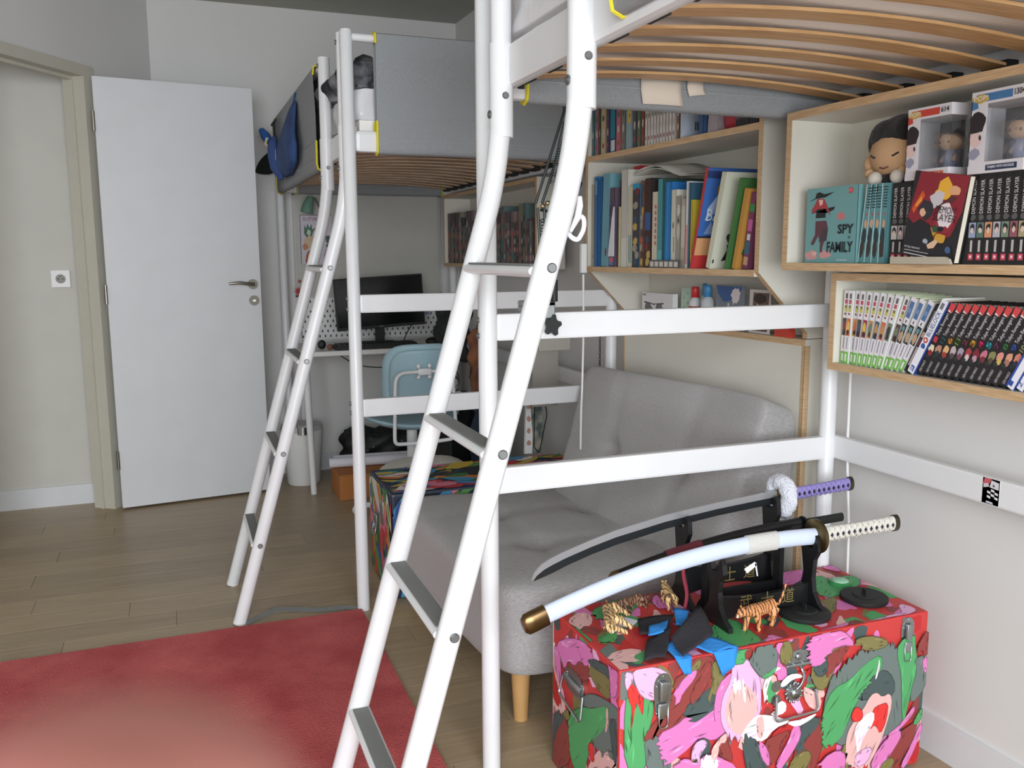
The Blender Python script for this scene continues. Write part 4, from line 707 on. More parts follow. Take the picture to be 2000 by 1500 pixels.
for x, y in ((.80, 2.04), (.76, 2.86), (1.42, 2.04), (1.42, 2.86)): tb('leg', [(x, y, 0), (x, y, .14)], [.019, .026], WOODLEG, sf, 16)
# ------------------------------------------------------------------ floral trunk (near)
CX0, CX1, CY0, CY1, CH = .80, 1.62, 1.49, 1.825, .39
tr = thing('trunk', 'pink red and green tulip print trunk in front, carrying the swords', 'trunk', ((CX0 + CX1) / 2, (CY0 + CY1) / 2, 0), 'printed trunks')
RED = M('trunk_red_paper', (198, 58, 56), .5, var=.04)
B().box(CX0, CX1, CY0, CY1, 0.001, CH - .085, bev=.008).out('body', RED, tr)
ld = B().box(CX0 - .0005, CX1 + .0005, CY0 - .0005, CY1 + .0005, CH - .083, CH, bev=.005).out('lid', RED, tr)
PAL = {'R': (222, 52, 48), 'G': (80, 160, 98), 'Y': (104, 116, 112), 'P': (218, 122, 184), 'L': (230, 176, 214), 'B': (140, 60, 56), 'O': (124, 116, 68), 'D': (70, 84, 84), 'W': (234, 224, 228), 'E': (226, 178, 174), 'C': (186, 38, 42)}
def inside(p, poly):
    c = False; n = len(poly)
    for i in range(n):
        (x1, y1), (x2, y2) = poly[i], poly[(i + 1) % n]
        if (y1 > p[1]) != (y2 > p[1]) and p[0] < (x2 - x1) * (p[1] - y1) / (y2 - y1) + x1: c = not c
    return c
def floral(src, bounds, seed=1):
    r = random.Random(seed); out = []; (u0, u1), (v0, v1) = bounds
    for k in range(int((u1 - u0) * (v1 - v0) * 420)):
        cu, cv, L, a, W = r.uniform(u0, u1), r.uniform(v0, v1), r.uniform(.02, .05), r.uniform(.7, 2.2), r.uniform(.006, .016); c_ = PAL[r.choice('GYBBODPPLEC')]; q = []
        for j in range(12):
            t = 6.2832 * j / 12; x_, y_ = L * math.cos(t), W * math.sin(t) * (1.2 - .6 * math.cos(t)) * (1 + .35 * (j % 2)); q.append((min(max(cu + x_ * math.cos(a) - y_ * math.sin(a), u0), u1), min(max(cv + x_ * math.sin(a) + y_ * math.cos(a), v0), v1)))
        out.append((c_, q))
    cl = lambda p: (min(max(p[0], u0), u1), min(max(p[1], v0), v1))
    for item in src.split(';'):
        c = item[0]; pts = [tuple(int(q) / 1000 for q in t.split(',')) for t in item[1:].split()]
        cx = sum(p[0] for p in pts) / len(pts); cy = sum(p[1] for p in pts) / len(pts); pts = chaikin([((x - cx) * 1.09 + cx, (y - cy) * 1.09 + cy) for x, y in pts], 1); n = len(pts); cx = sum(p[0] for p in pts) / n; cy = sum(p[1] for p in pts) / n; col = PAL[c]
        n0 = n; sxx = sum((p[0] - cx) ** 2 for p in pts); syy = sum((p[1] - cy) ** 2 for p in pts); sxy = sum((p[0] - cx) * (p[1] - cy) for p in pts); th = .5 * math.atan2(2 * sxy, sxx - syy)
        if c not in 'R' and r.random() < .75:
            ax_, ay_ = math.cos(th), math.sin(th); q = []
            for i_ in range(n):
                (xa, ya), (xb, yb) = pts[i_], pts[(i_ + 1) % n]; ln = math.hypot(xb - xa, yb - ya); m_ = max(1, int(ln / .004))
                for j_ in range(m_):
                    t_2 = j_ / m_; x_, y_ = xa + (xb - xa) * t_2, ya + (yb - ya) * t_2; al = ((x_ - cx) * ax_ + (y_ - cy) * ay_); side = 1 if al > 0 else -1
                    if abs(-(yb - ya) / (ln or 1) * ax_ + (xb - xa) / (ln or 1) * ay_) > .55 and al < 0: x_ += side * ax_ * r.choice((-.008, -.003, .004, .008)); y_ += side * ay_ * r.choice((-.008, -.003, .004, .008))
                    q.append((x_, y_))
            pts = q; n = len(pts)
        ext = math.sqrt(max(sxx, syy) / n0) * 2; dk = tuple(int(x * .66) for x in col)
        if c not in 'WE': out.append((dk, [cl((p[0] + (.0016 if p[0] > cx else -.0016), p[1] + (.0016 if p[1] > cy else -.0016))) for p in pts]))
        out.append((col, [cl(p) for p in pts]))
        if ext > .02:
            for k in range(int(3 + ext * 130)):
                a = th + r.uniform(-.22, .22); L = ext * r.uniform(.18, .5); px_, py_ = r.choice(pts); px_ += (cx - px_) * r.uniform(.02, .45); py_ += (cy - py_) * r.uniform(.02, .45)
                w_ = r.uniform(.0008, .0024); dx, dy = math.cos(a), math.sin(a); A = (px_ + dx * L / 2, py_ + dy * L / 2); C_ = (px_ - dx * L / 2, py_ - dy * L / 2)
                if inside(A, pts) and inside(C_, pts):
                    cc = r.choice([dk, dk, PAL['L'] if c in 'PW' else dk, (tuple(min(255, int(x * 1.18)) for x in col))]); out.append((cc, [cl(C_), cl((px_ - dy * w_, py_ + dx * w_)), cl(A), cl((px_ + dy * w_, py_ - dx * w_))]))
    return out
CHEST_FRONT='G815,319 828,320 835,305 853,315 873,314 877,286 869,253 858,235 863,162 817,173;Y860,235 887,239 902,212 914,174 911,140 871,149;R820,365 853,325 852,284 846,299 838,321 832,275 827,259 832,302 821,324;L832,386 866,386 899,374 918,350 907,321 878,315 853,328 838,358;L812,386 827,380 830,370 820,351 813,356;B929,344 958,356 973,381 1010,384 1031,342 1058,327 1037,282 999,247 935,239 909,238 862,234 890,270 923,284;O938,332 966,365 984,382 992,374 981,355 952,326;P928,321 958,352 981,360 974,339 948,317 941,294 930,310;D960,279 979,293 1020,313 1058,327 1040,288 1030,262 999,247 977,238 961,258;B974,322 996,345 1011,377 1019,345 1005,319 983,292 968,292;O1019,362 1030,370 1050,339 1040,313 1025,298 1010,287 1024,326;P898,233 939,242 961,258 977,238 999,247 1030,262 1053,272 1046,230 1055,207 1024,192 993,210 970,190 937,173 918,163 903,198;P1036,314 1070,339 1071,317 1056,285 1037,264 1034,233 1028,262;L1052,286 1071,317 1073,349 1100,358 1125,339 1140,308 1144,260 1142,229 1126,221 1107,189 1083,188 1059,213 1048,244;E1060,274 1082,315 1107,300 1136,269 1134,227 1103,193 1079,202 1058,235;W1070,321 1092,319 1094,292 1085,301 1080,284;W1096,327 1105,300 1108,260 1100,276;W1101,183 1114,205 1138,226 1166,220 1204,205 1225,193 1184,187 1161,163 1132,171;E1138,222 1154,222 1159,192 1152,168 1140,182;C1173,156 1193,182 1226,189 1243,178 1218,165 1190,149;B1161,159 1202,169 1227,171 1211,144 1188,101 1175,115;D1106,171 1119,181 1140,163 1154,127 1177,78 1123,90 1109,145;P1144,166 1161,152 1175,123 1174,97 1154,127;B1256,176 1285,181 1315,182 1319,121 1308,86 1292,51 1232,65 1250,121;D1255,183 1306,187 1303,162 1266,140 1280,114 1250,113 1253,154;P1235,176 1251,177 1257,149 1237,120 1214,92 1202,80 1196,103 1212,126 1224,142;O1238,101 1280,114 1290,89 1262,58 1232,65;W1151,291 1162,318 1178,331 1198,324 1178,319 1167,299 1160,272 1167,249 1156,265;W1200,293 1220,307 1245,304 1258,293 1229,295 1213,283 1200,282;W1178,228 1198,250 1215,239 1212,218 1183,218;E1259,271 1281,259 1312,235 1305,203 1270,228;W1217,195 1259,193 1301,200 1285,188 1247,177;E1293,264 1315,256 1321,237 1304,236;O1279,304 1303,329 1332,342 1362,351 1355,319 1335,286 1320,256 1298,263;B1316,326 1362,348 1387,354 1372,327 1343,296 1322,285;D1282,314 1315,334 1326,302 1305,284;P1270,381 1316,386 1359,386 1397,345 1362,351 1331,349 1316,319 1278,318;Y1112,363 1139,383 1163,386 1182,375 1183,339 1166,321 1146,317 1129,338;G1146,316 1170,324 1184,334 1178,319 1154,309;G1048,386 1071,386 1111,386 1096,383 1100,358 1073,359;P1183,386 1195,386 1200,379 1193,363 1182,372;O1196,380 1216,384 1226,357 1214,334 1193,345;Y1337,256 1366,280 1399,308 1452,317 1497,322 1521,305 1533,268 1551,215 1551,149 1531,106 1489,115 1468,88 1420,118 1394,104 1325,157;G1321,158 1323,203 1346,247 1389,257 1427,288 1471,302 1474,268 1440,232 1406,201 1387,160 1375,132 1345,115 1327,123;D1474,268 1502,259 1523,220 1506,197 1460,206 1414,211 1440,229;W1471,302 1475,279 1466,250 1463,258 1470,280;G1529,322 1574,338 1577,299 1590,258 1575,210 1564,166 1558,124 1549,180 1544,247 1529,288;O1405,351 1431,362 1486,345 1492,329 1452,325 1420,334;B1582,302 1617,353 1617,283 1606,290;Y1579,275 1607,282 1617,241 1614,203 1578,171 1575,206 1591,246;P1605,275 1617,279 1617,236 1607,255;B1516,58 1541,96 1597,116 1586,71 1560,37 1540,4 1511,4;P1470,53 1505,88 1531,110 1551,94 1534,66 1508,40 1492,5 1469,10;P1553,125 1584,162 1585,142 1558,120 1536,105 1508,103;P1557,17 1587,63 1607,110 1615,96 1593,45 1572,10;G1587,118 1610,153 1612,128 1597,112;O1483,7 1508,40 1536,38 1520,4;O1377,101 1394,104 1395,27 1372,32;E1391,120 1401,149 1434,180 1451,208 1468,212 1483,197 1505,204 1512,176 1501,136 1486,92 1461,51 1434,41 1402,53 1393,89;R1462,175 1480,183 1503,182 1501,144 1484,112 1473,142 1456,130 1463,151;W1410,139 1435,165 1462,171 1464,143 1438,118 1423,75 1417,107;R1399,176 1411,194 1430,177 1427,159 1404,160;L1411,62 1432,81 1464,82 1452,49 1425,43;P938,133 941,161 963,167 987,147 994,160 1017,162 1049,144 1077,126 1082,100;W995,149 1017,160 1041,142 1027,113 1003,118;P1305,48 1325,85 1364,96 1387,75 1377,31;B1036,186 1055,196 1077,137 1057,146 1041,160;E1021,175 1040,196 1057,205 1056,182 1040,185 1037,154 1025,163;L971,168 978,195 997,202 1009,188 990,171 991,150'
CHEST_LEFT='E1820,243 1820,266 1820,268 1813,255 1781,209 1749,178 1749,164 1780,148 1820,154 1820,175 1820,208;C1820,236 1820,246 1800,211 1774,182 1780,170 1819,168 1820,196;E1820,173 1820,167 1820,162 1820,151 1820,118 1820,134;E1820,273 1820,289 1820,278 1820,231 1820,200 1820,230;B1762,299 1691,347 1635,336 1624,318 1656,290 1720,276 1768,269;P1813,304 1787,304 1781,286 1774,247 1787,228 1806,258;P1800,315 1721,360 1658,379 1625,374 1613,351 1657,326 1679,331 1702,305 1732,308 1750,275 1768,294;O1624,333 1582,368 1542,369 1526,338 1530,311 1571,306 1608,318;D1635,351 1582,370 1537,376 1526,357 1561,355 1603,346;Y1656,244 1612,276 1555,294 1501,302 1494,291 1494,256 1494,195 1527,151 1558,175 1605,174 1579,214 1549,267 1580,264 1633,234;D1529,253 1500,278 1494,243 1494,195 1502,170 1513,213;G1725,171 1655,223 1612,240 1540,285 1539,253 1569,212 1610,174 1626,139 1642,83 1676,63 1706,73 1724,109;E1542,281 1529,268 1534,241 1546,226 1541,252;B1812,131 1737,149 1730,92 1724,60 1792,4 1820,4 1820,26 1819,83;D1820,76 1820,117 1793,141 1749,151 1812,81 1820,8 1820,4;P1820,9 1820,71 1820,132 1812,151 1819,114 1820,53 1820,4;P1820,101 1820,71 1820,34 1820,4 1820,4 1820,4 1820,39;G1820,4 1820,4 1820,4 1820,4;E1625,93 1609,123 1578,164 1563,175 1557,158 1542,185 1527,180 1494,187 1494,173;R1626,152 1605,169 1599,152 1594,137 1610,125;G1494,326 1494,335 1494,259 1494,266;P1537,381 1494,386 1494,386 1494,374 1494,349 1502,330 1521,323 1522,359;O1761,158 1731,184 1719,172 1737,154'
CHEST_TOP='G874,1778 968,1820 1010,1820 1006,1778 935,1728 885,1724;E804,1752 852,1787 868,1755 839,1705 804,1711;P804,1820 809,1820 837,1820 804,1816 804,1820;G804,1738 808,1694 810,1636 804,1637 804,1672;G827,1641 881,1665 860,1617 822,1621;E812,1561 862,1573 890,1551 851,1535 862,1511 809,1527;P804,1680 804,1716 804,1716 804,1633 804,1616 804,1625;G1047,1542 1119,1618 1161,1613 1158,1555 1151,1501 1128,1494 1056,1494 1054,1494;Y1056,1494 1145,1494 1191,1518 1171,1494 1103,1494;P1187,1520 1203,1494 1204,1494 1150,1494 1140,1494 1165,1494;P1150,1494 1238,1494 1315,1494 1397,1507 1383,1494 1312,1494 1241,1494 1185,1494 1160,1494;B1414,1512 1432,1494 1426,1494 1378,1494 1387,1494;O1387,1494 1398,1494 1365,1494 1319,1494 1327,1494;L1454,1494 1527,1504 1549,1494 1452,1494 1392,1494 1418,1494;L1582,1548 1600,1514 1579,1494 1519,1494 1502,1494 1549,1494;P1607,1820 1616,1820 1616,1791 1604,1769 1579,1820;P1424,1816 1544,1820 1446,1745 1398,1749;G1485,1730 1538,1771 1538,1724 1608,1743 1606,1696 1528,1653 1444,1644;O1400,1621 1486,1642 1386,1548 1376,1578;P1349,1655 1418,1627 1386,1548 1336,1544;E1591,1687 1616,1685 1616,1612 1614,1648;B1349,1710 1404,1732 1371,1660 1326,1664;P1217,1763 1292,1792 1313,1769 1230,1730;P1071,1820 1070,1752 1091,1758 1051,1720 1032,1754;B1016,1820 1091,1820 1076,1820 1003,1753;B875,1526 933,1523 969,1494 987,1494 915,1494'
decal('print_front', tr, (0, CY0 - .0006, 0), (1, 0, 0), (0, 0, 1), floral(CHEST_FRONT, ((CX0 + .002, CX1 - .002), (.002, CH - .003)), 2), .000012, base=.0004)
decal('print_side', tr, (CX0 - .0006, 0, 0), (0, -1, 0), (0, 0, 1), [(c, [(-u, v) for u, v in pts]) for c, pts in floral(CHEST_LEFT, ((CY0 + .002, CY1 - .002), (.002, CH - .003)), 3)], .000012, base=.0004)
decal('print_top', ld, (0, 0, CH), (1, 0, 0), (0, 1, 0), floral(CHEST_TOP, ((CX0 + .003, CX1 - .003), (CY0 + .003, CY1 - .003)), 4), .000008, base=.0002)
# hardware
def latch(par, x, y, z, s=1):
    poly = chaikin([(-.020, .0), (-.022, .035), (-.014, .052), (0, .058), (.014, .052), (.022, .035), (.020, 0), (.014, -.045), (-.014, -.045)], 1)
    o = auto(B().extr(poly, (x, y, z), (s, 0, 0), (0, 0, s), (0, -.003, 0)).out('latch', METAL, par, False)); q = B()
    q.box(x - .009 * s, x + .009 * s, y - .011, y - .003, z - .004 * s, z + .040 * s, bev=.003); q.box(x - .011 * s, x + .011 * s, y - .009, y - .003, z - .038 * s, z - .008 * s, bev=.003)
    q.tube(rr([(x - .012 * s, y - .007, z - .01 * s), (x - .010 * s, y - .009, z - .062 * s), (x + .010 * s, y - .009, z - .062 * s), (x + .012 * s, y - .007, z - .01 * s)], .008, 3), .0016, 6)
    for dx, dz in ((-.015, .03), (.015, .03), (-.014, -.03), (.014, -.03), (0, .05)): q.ball((x + dx * s, y - .003, z + dz * s), .0026, 6)
    q.out('toggle', METAL, o, True)
latch(tr, .900, CY0 - .0008, .312); latch(tr, 1.556, CY0 - .0008, .335, .9)
# centre hasp, carrying bail with two rosettes
q = auto(B().extr(chaikin([(-.034, 0), (-.034, .022), (-.012, .036), (.012, .036), (.034, .022), (.034, 0)], 1), (1.243, CY0 - .0008, .325), (1, 0, 0), (0, 0, 1), (0, -.003, 0)).out('hasp_plate', METAL, tr)); b = B().box(1.211, 1.275, CY0 - .008, CY0 - .003, .322, .330, bev=.002)
for dx, dz in ((-.024, .012), (.024, .012), (-.012, .004), (.012, .004)): b.ball((1.243 + dx, CY0 - .0045, .325 + dz), .003, 6)
b.ball((1.243, CY0 - .005, .345), .008, 10, (1, .5, 1)); b.tube(rr([(1.250, CY0 - .006, .322), (1.258, CY0 - .012, .300), (1.250, CY0 - .012, .280), (1.232, CY0 - .012, .268)], .01, 3), .0035, 8, flat=((0, 1, 0), .4)); b.out('hasp', METAL, q, True)
q = auto(B().cyl((1.235, CY0 - .001, .262), (1.235, CY0 - .010, .262), .022, 18, .017).out('lock', METAL, tr, True)); b = B().cyl((1.235, CY0 - .010, .262), (1.235, CY0 - .013, .262), .012, 14)
for k in range(12): a = k * math.pi / 6; b.ball((1.235 + .022 * math.cos(a), CY0 - .004, .262 + .022 * math.sin(a)), .004, 6)
b.out('lock_barrel', METAL, q, True)
hb = B()
for x in (1.188, 1.282):
    for dz in (-.016, .016): hb.cyl((x, CY0 - .001, .268 + dz), (x, CY0 - .004, .268 + dz), .013, 16); hb.ball((x, CY0 - .004, .268 + dz * 1.2), .003, 6)
hb.tube(rr([(1.186, CY0 - .008, .262), (1.180, CY0 - .016, .208), (1.296, CY0 - .016, .212), (1.292, CY0 - .008, .262)], .010, 4), .0028, 8); auto(hb.out('bail_handle', METAL, tr, True))
# side handle
X = CX0 - .0008; b = B()
b.extr(chaikin([(-.05, -.014), (-.05, .014), (-.03, .03), (.03, .03), (.05, .014), (.05, -.014), (.03, -.026), (-.03, -.026)], 1), (X, 1.700, .262), (0, -1, 0), (0, 0, 1), (-.003, 0, 0)); b.tube([(X - .004, 1.745, .262), (X - .006, 1.700, .262), (X - .004, 1.655, .262)], .010, 10, flat=((1, 0, 0), .6))
for dy in (-.038, .038):
    for dz in (-.012, .012): b.ball((X - .003, 1.7 + dy, .262 + dz), .003, 6)
b.tube(rr([(X - .006, 1.752, .262), (X - .014, 1.760, .215), (X - .016, 1.640, .200), (X - .006, 1.648, .255)], .012, 4), .003, 8); auto(b.out('side_handle', METAL, tr, True))
B().box(CX0 - .0006, CX0 + .004, CY1 - .004, CY1 + .0008, .0, CH).out('edge_trim', M('trim_white', (214, 206, 200), .6), tr)
# ------------------------------------------------------------------ second trunk under the back bed
t2 = thing('trunk', 'yellow green and blue jungle print trunk behind the sofa', 'trunk', (1.07, 3.16, 0), 'printed trunks')
B().box(.675, 1.49, 2.965, 3.345, .001, .31, bev=.008).out('body', M('trunk_navy_paper', (40, 48, 70), .45), t2); l2 = B().box(.6745, 1.4905, 2.9645, 3.3455, .312, .39, bev=.01).out('lid', M('trunk_navy_paper', (0, 0, 0)), t2)
P2 = [(60, 120, 62), (206, 176, 60), (60, 96, 170), (206, 60, 70), (230, 224, 220), (226, 130, 150), (34, 44, 52), (90, 150, 80), (214, 120, 50), (70, 150, 190)]
def jungle(u0, u1, v0, v1, n, seed, ang):
    r = random.Random(seed); out = []
    for k in range(n):
        c = r.choice(P2); cu, cv = r.uniform(u0, u1), r.uniform(v0, v1); L = r.uniform(.03, .10); W = L * r.uniform(.16, .5); a = ang + r.uniform(-.7, .7)
        m_ = 14; pts = []
        for j in range(m_):
            t = 6.2832 * j / m_; p = (math.cos(t) * L, math.sin(t) * W * (1 + .4 * math.cos(t)) + .12 * L * math.cos(t) ** 2); x_ = cu + p[0] * math.cos(a) - p[1] * math.sin(a); y_ = cv + p[0] * math.sin(a) + p[1] * math.cos(a); pts.append((min(max(x_, u0), u1), min(max(y_, v0), v1)))
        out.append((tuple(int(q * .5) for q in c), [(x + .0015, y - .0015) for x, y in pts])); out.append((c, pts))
        if r.random() < .5: out.append((r.choice(P2), [((x - cu) * .55 + cu, (y - cv) * .55 + cv) for x, y in pts]))
    return out
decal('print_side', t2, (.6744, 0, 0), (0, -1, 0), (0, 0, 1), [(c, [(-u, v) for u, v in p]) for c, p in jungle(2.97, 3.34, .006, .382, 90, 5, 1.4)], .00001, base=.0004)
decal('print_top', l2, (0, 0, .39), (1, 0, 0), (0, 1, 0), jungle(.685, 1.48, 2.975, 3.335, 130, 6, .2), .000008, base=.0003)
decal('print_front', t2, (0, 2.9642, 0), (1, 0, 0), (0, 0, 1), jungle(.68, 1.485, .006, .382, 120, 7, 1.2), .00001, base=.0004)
B().box(.668, .6745, 3.09, 3.13, .24, .33, bev=.003).out('latch', METAL, t2, True); b = B().box(.666, .674, 3.20, 3.25, .19, .25, bev=.003); b.tube(rr([(.668, 3.205, .22), (.660, 3.2, .17), (.660, 3.25, .17), (.668, 3.245, .22)], .01), .003, 6); b.out('bail_handle', METAL, t2, True)
# ------------------------------------------------------------------ swords and their black stands on the trunk
T0 = CH + .0006
def stand(lab, y, xs, hs, plate, notch_d):
    """two profiled uprights joined by a lettered plate"""
    t = thing('sword_stand', lab, 'sword stand', (sum(xs) / 2, y, T0), 'black sword stands')
    for x, h in zip(xs, hs):
        prof = [(-.062, 0), (-.060, .012), (-.040, .022), (-.022, .045), (-.016, .08), (-.020, h * .72), (-.034, h * .86), (-.030, h), (-.022, h + .012), (-.016, h + .004), (-.014, h - notch_d), (.012, h - notch_d), (.016, h + .002), (.024, h + .010), (.028, h - .01), (.020, h * .7), (.014, .09), (.022, .045), (.040, .022), (.060, .012), (.062, 0)]
        auto(B().extr(prof, (x - .006, y, T0), (0, 1, 0), (0, 0, 1), (.012, 0, 0)).out('upright', BLACK, t))
    z0, z1 = plate; a, c = xs[0] + .0062, xs[1] - .0062; n = 12
    top = [(a + (c - a) * k / n, z1 + .012 * abs(1 - 2 * k / n) ** 2) for k in range(n + 1)]; bot = [(a + (c - a) * k / n, z0 + .016 * math.sin(math.pi * k / n)) for k in range(n + 1)]
    b = B(); vs = []
    for (x1, zt), (x2, zb_) in zip(top, bot): vs += [(x1, y - .006, T0 + zb_), (x1, y - .006, T0 + zt), (x1, y + .006, T0 + zt), (x1, y + .006, T0 + zb_)]
    fs = [(k * 4 + j, (k + 1) * 4 + j, (k + 1) * 4 + (j + 1) % 4, k * 4 + (j + 1) % 4) for k in range(n) for j in range(4)] + [(0, 1, 2, 3), (n * 4 + 3, n * 4 + 2, n * 4 + 1, n * 4)]
    mk('cross_plate', vs, fs, BLACK, t)
    for s_, k in zip('武士道', (.22, .46, .70)):
        text(s_, t, (a + (c - a) * k, y - .0065, T0 + z0 + .020), (1, 0, 0), (0, 0, 1), .034, .036, (118, 104, 60))
    return t
stand('black lacquered stand holding the white scabbard sword, front one on the trunk', 1.615, (1.112, 1.372), (.148, .172), (.003, .052), .022)
stand('black lacquered stand with gold characters holding the bare blade, rear one', 1.742, (1.10, 1.352), (.214, .236), (.022, .084), .022)
def arcpts(P0_, P1_, P2_, n=26):
    P0_, P1_, P2_ = map(Vector, (P0_, P1_, P2_)); return [P0_ * (1 - t) ** 2 + P1_ * 2 * t * (1 - t) + P2_ * t * t for t in [i / n for i in range(n + 1)]]
def hilt(par, P, Q, r, wrapc, capc, nd=12):
    P, Q = Vector(P), Vector(Q); d = Q - P; W = M('hilt_wrap_%d' % wrapc[0], wrapc, .75, var=.08, scale=200, bump=.4, bscale=300)
    h = auto(B().tube([P, P + d * .5, Q], [r * 1.0, r * .92, r * 1.0], 20, flat=((0, 1, 0), .62)).out('grip', W, par, True)); dia = B(); dn = d.normalized(); up = dn.cross(Vector((0, -1, 0))).normalized(); up = up if up.z > 0 else -up
    rg_ = B()
    for k in range(nd):
        c = P + d * ((k + .7) / (nd + .4)) + Vector((0, -r * .64, 0)) - up * 0; dia.extr([(-.0045, 0), (0, .0062), (.0045, 0), (0, -.0062)], c, dn, up, (0, -.0012, 0))
        for s_ in (-1, 1): rg_.tube([c - dn * .008 + up * s_ * r * .95 + Vector((0, .006, 0)), c + Vector((0, -.0002, 0)) + up * s_ * .003 + dn * .002, c + dn * .011 - up * s_ * r * .75 + Vector((0, .004, 0))], .0016, 5)
    dia.out('diamond', M('hilt_black', (26, 28, 44), .5), h); rg_.out('cord_ridges', W, h, True)
    auto(B().tube([Q - d * .01, Q + d * .045, Q + d * .06], [r * 1.12, r * 1.12, r * .8], 20, flat=((0, 1, 0), .64)).out('pommel', M('hilt_cap_%d' % capc[0], capc, .35, 1, var=.3, scale=80), par, True))
# white scabbard sword
SW_Y = 1.606
s1 = thing('sword', 'sword in a glossy white scabbard with white wrapped handle, front of the trunk', 'sword', (1.13, SW_Y, .52))
A = arcpts((.662, SW_Y, .474), (1.02, SW_Y, .592), (1.374, SW_Y, .568)); WS = M('white_gloss_scabbard', (208, 218, 238), .25)
auto(B().tube(A, .0200, 22, flat=((0, 1, 0), .66)).out('scabbard', WS, s1, True))
b = B(); p = A[0]; dn = (A[0] - A[1]).normalized(); auto(b.tube([A[1] + dn * .002, A[0] + dn * .004, A[0] + dn * .020, A[0] + dn * .028], [.0240, .0245, .0235, .016], 22, flat=((0, 1, 0), .64)).out('end_cap', M('bronze_brown', (120, 96, 66), .28, 1), s1, True))
auto(B().tube(A[19:23], .0226, 22, flat=((0, 1, 0), .64)).out('cord_band', M('cream_cord', (208, 206, 202), .8, bump=.4, bscale=300), s1, True))
auto(B().tube([(1.3745, SW_Y, .568), (1.377, SW_Y, .568), (1.383, SW_Y, .568), (1.3855, SW_Y, .568)], [.038, .041, .041, .038], 30).out('guard', BRONZE, s1, True))
hilt(s1, (1.388, SW_Y, .569), (1.612, SW_Y, .5725), .0185, (226, 222, 212), (100, 96, 84), 13)
b = B().extr([(0, 0), (.028, .013), (.034, .004), (.008, -.012)], (1.168, SW_Y - .016, .522), (1, 0, 0), (0, 0, 1), (0, -.0008, 0)).extr([(0, 0), (.004, .002), (.010, -.03), (.007, -.03)], (1.196, SW_Y - .016, .530), (1, 0, 0), (0, 0, 1), (0, -.0008, 0)); b.out('knot_tails', WPLAS, s1)
# bare blade with purple handle
PY = 1.742
s2 = thing('sword', 'bare curved blade with fluffy white collar and purple handle', 'sword', (1.15, PY, .6))
TP = [Vector((x, PY, z)) for x, z in ((.711, .506), (.718, .524), (.735, .541), (.757, .552), (.789, .563), (.853, .581), (.918, .597), (1.053, .619), (1.195, .633), (1.372, .646))]
ED = [Vector((x, PY, z)) for x, z in ((.716, .504), (.728, .507), (.745, .512), (.765, .518), (.795, .529), (.857, .547), (.920, .562), (1.054, .585), (1.196, .601), (1.372, .613))]
def blade(nm, up_, lo_, th, mat):
    n = len(up_); vs = []
    for a, c in zip(up_, lo_): vs += [a + Vector((0, -th, 0)), a + Vector((0, th, 0)), c + Vector((0, th * .8, 0)), c + Vector((0, -th * .8, 0))]
    fs = [(k * 4 + j, k * 4 + (j + 1) % 4, (k + 1) * 4 + (j + 1) % 4, (k + 1) * 4 + j) for k in range(n - 1) for j in range(4)] + [(3, 2, 1, 0), (n * 4 - 4, n * 4 - 3, n * 4 - 2, n * 4 - 1)]
    return mk(nm, vs, fs, mat, s2)
ML = [a * .52 + c * .48 for a, c in zip(TP, ED)]
blade('silver_blade', TP, ML, .0026, M('blade_silver', (190, 190, 192), .3, .6)); blade('black_blade_half', ML, ED, .0027, M('blade_black', (30, 34, 36), .35))
auto(B().tube([(1.368, PY, .627), (1.384, PY, .628)], .020, 18, flat=((0, 1, 0), .5)).out('blade_collar', M('gold_collar', (150, 130, 70), .35, 1), s2, True))
bm = bmesh.new(); Rm, rm = .036, .020; NU, NV = 48, 20
rr_ = random.Random(4); vs = []
for i in range(NU):
    for j in range(NV):
        a, c = 6.2832 * i / NU, 6.2832 * j / NV; k = rm * (1 + .14 * math.sin(7 * a + 3 * c) * math.sin(5 * c + a) + .10 * (rr_.random() - .5)); vs.append((1.382 + k * math.sin(c) * 1.0, PY + (Rm * .85 + k * math.cos(c)) * math.cos(a), .630 + (Rm + k * math.cos(c)) * math.sin(a)))
fs = [(i * NV + j, ((i + 1) % NU) * NV + j, ((i + 1) % NU) * NV + (j + 1) % NV, i * NV + (j + 1) % NV) for i in range(NU) for j in range(NV)]
bm.free(); mk('fluffy_collar', vs, fs, M('white_plush_fur', (232, 234, 244), .95, bump=.9, bscale=220, sheen=.5), s2, True)
hilt(s2, (1.404, PY, .631), (1.592, PY, .640), .0165, (150, 138, 200), (110, 108, 84), 12)
# black and dark red sheathed sword behind the white one
DY = 1.682
s3 = thing('sword', 'short sword in a black scabbard with dark red wrap behind the white one', 'sword', (1.2, DY, .55))
A = arcpts((.895, DY, .508), (1.12, DY, .566), (1.392, DY, .574)); auto(B().tube(A, .0165, 18, flat=((0, 1, 0), .65)).out('scabbard', BLACK, s3, True))
auto(B().tube(A[7:13], .0185, 18, flat=((0, 1, 0), .66)).out('dark_red_wrap', M('oxblood_cord', (104, 36, 48), .8, bump=.5, bscale=260), s3, True)); dn = (A[0] - A[1]).normalized()
auto(B().tube([A[0] - dn * .004, A[0] + dn * .012, A[0] + dn * .018], [.0178, .0178, .013], 18, flat=((0, 1, 0), .66)).out('end_cap', BRONZE, s3, True)); auto(B().tube([(1.400, DY, .574), (1.405, DY, .574)], .018, 22).out('guard', BLACK, s3, True)); tb('grip', [(1.406, DY, .574), (1.522, DY, .577)], .011, BLK2, s3, 16, ((0, 1, 0), .65))
tb('hanging_cord', rr([(1.058, DY - .016, .550), (1.053, DY - .020, .50), (1.066, DY - .022, .45), (1.056, DY - .020, T0 + .006), (1.072, DY - .02, T0 + .004)], .02), .0046, M('wine_cord', (130, 36, 54), .8), s3, 8, ((0, 1, 0), .5))
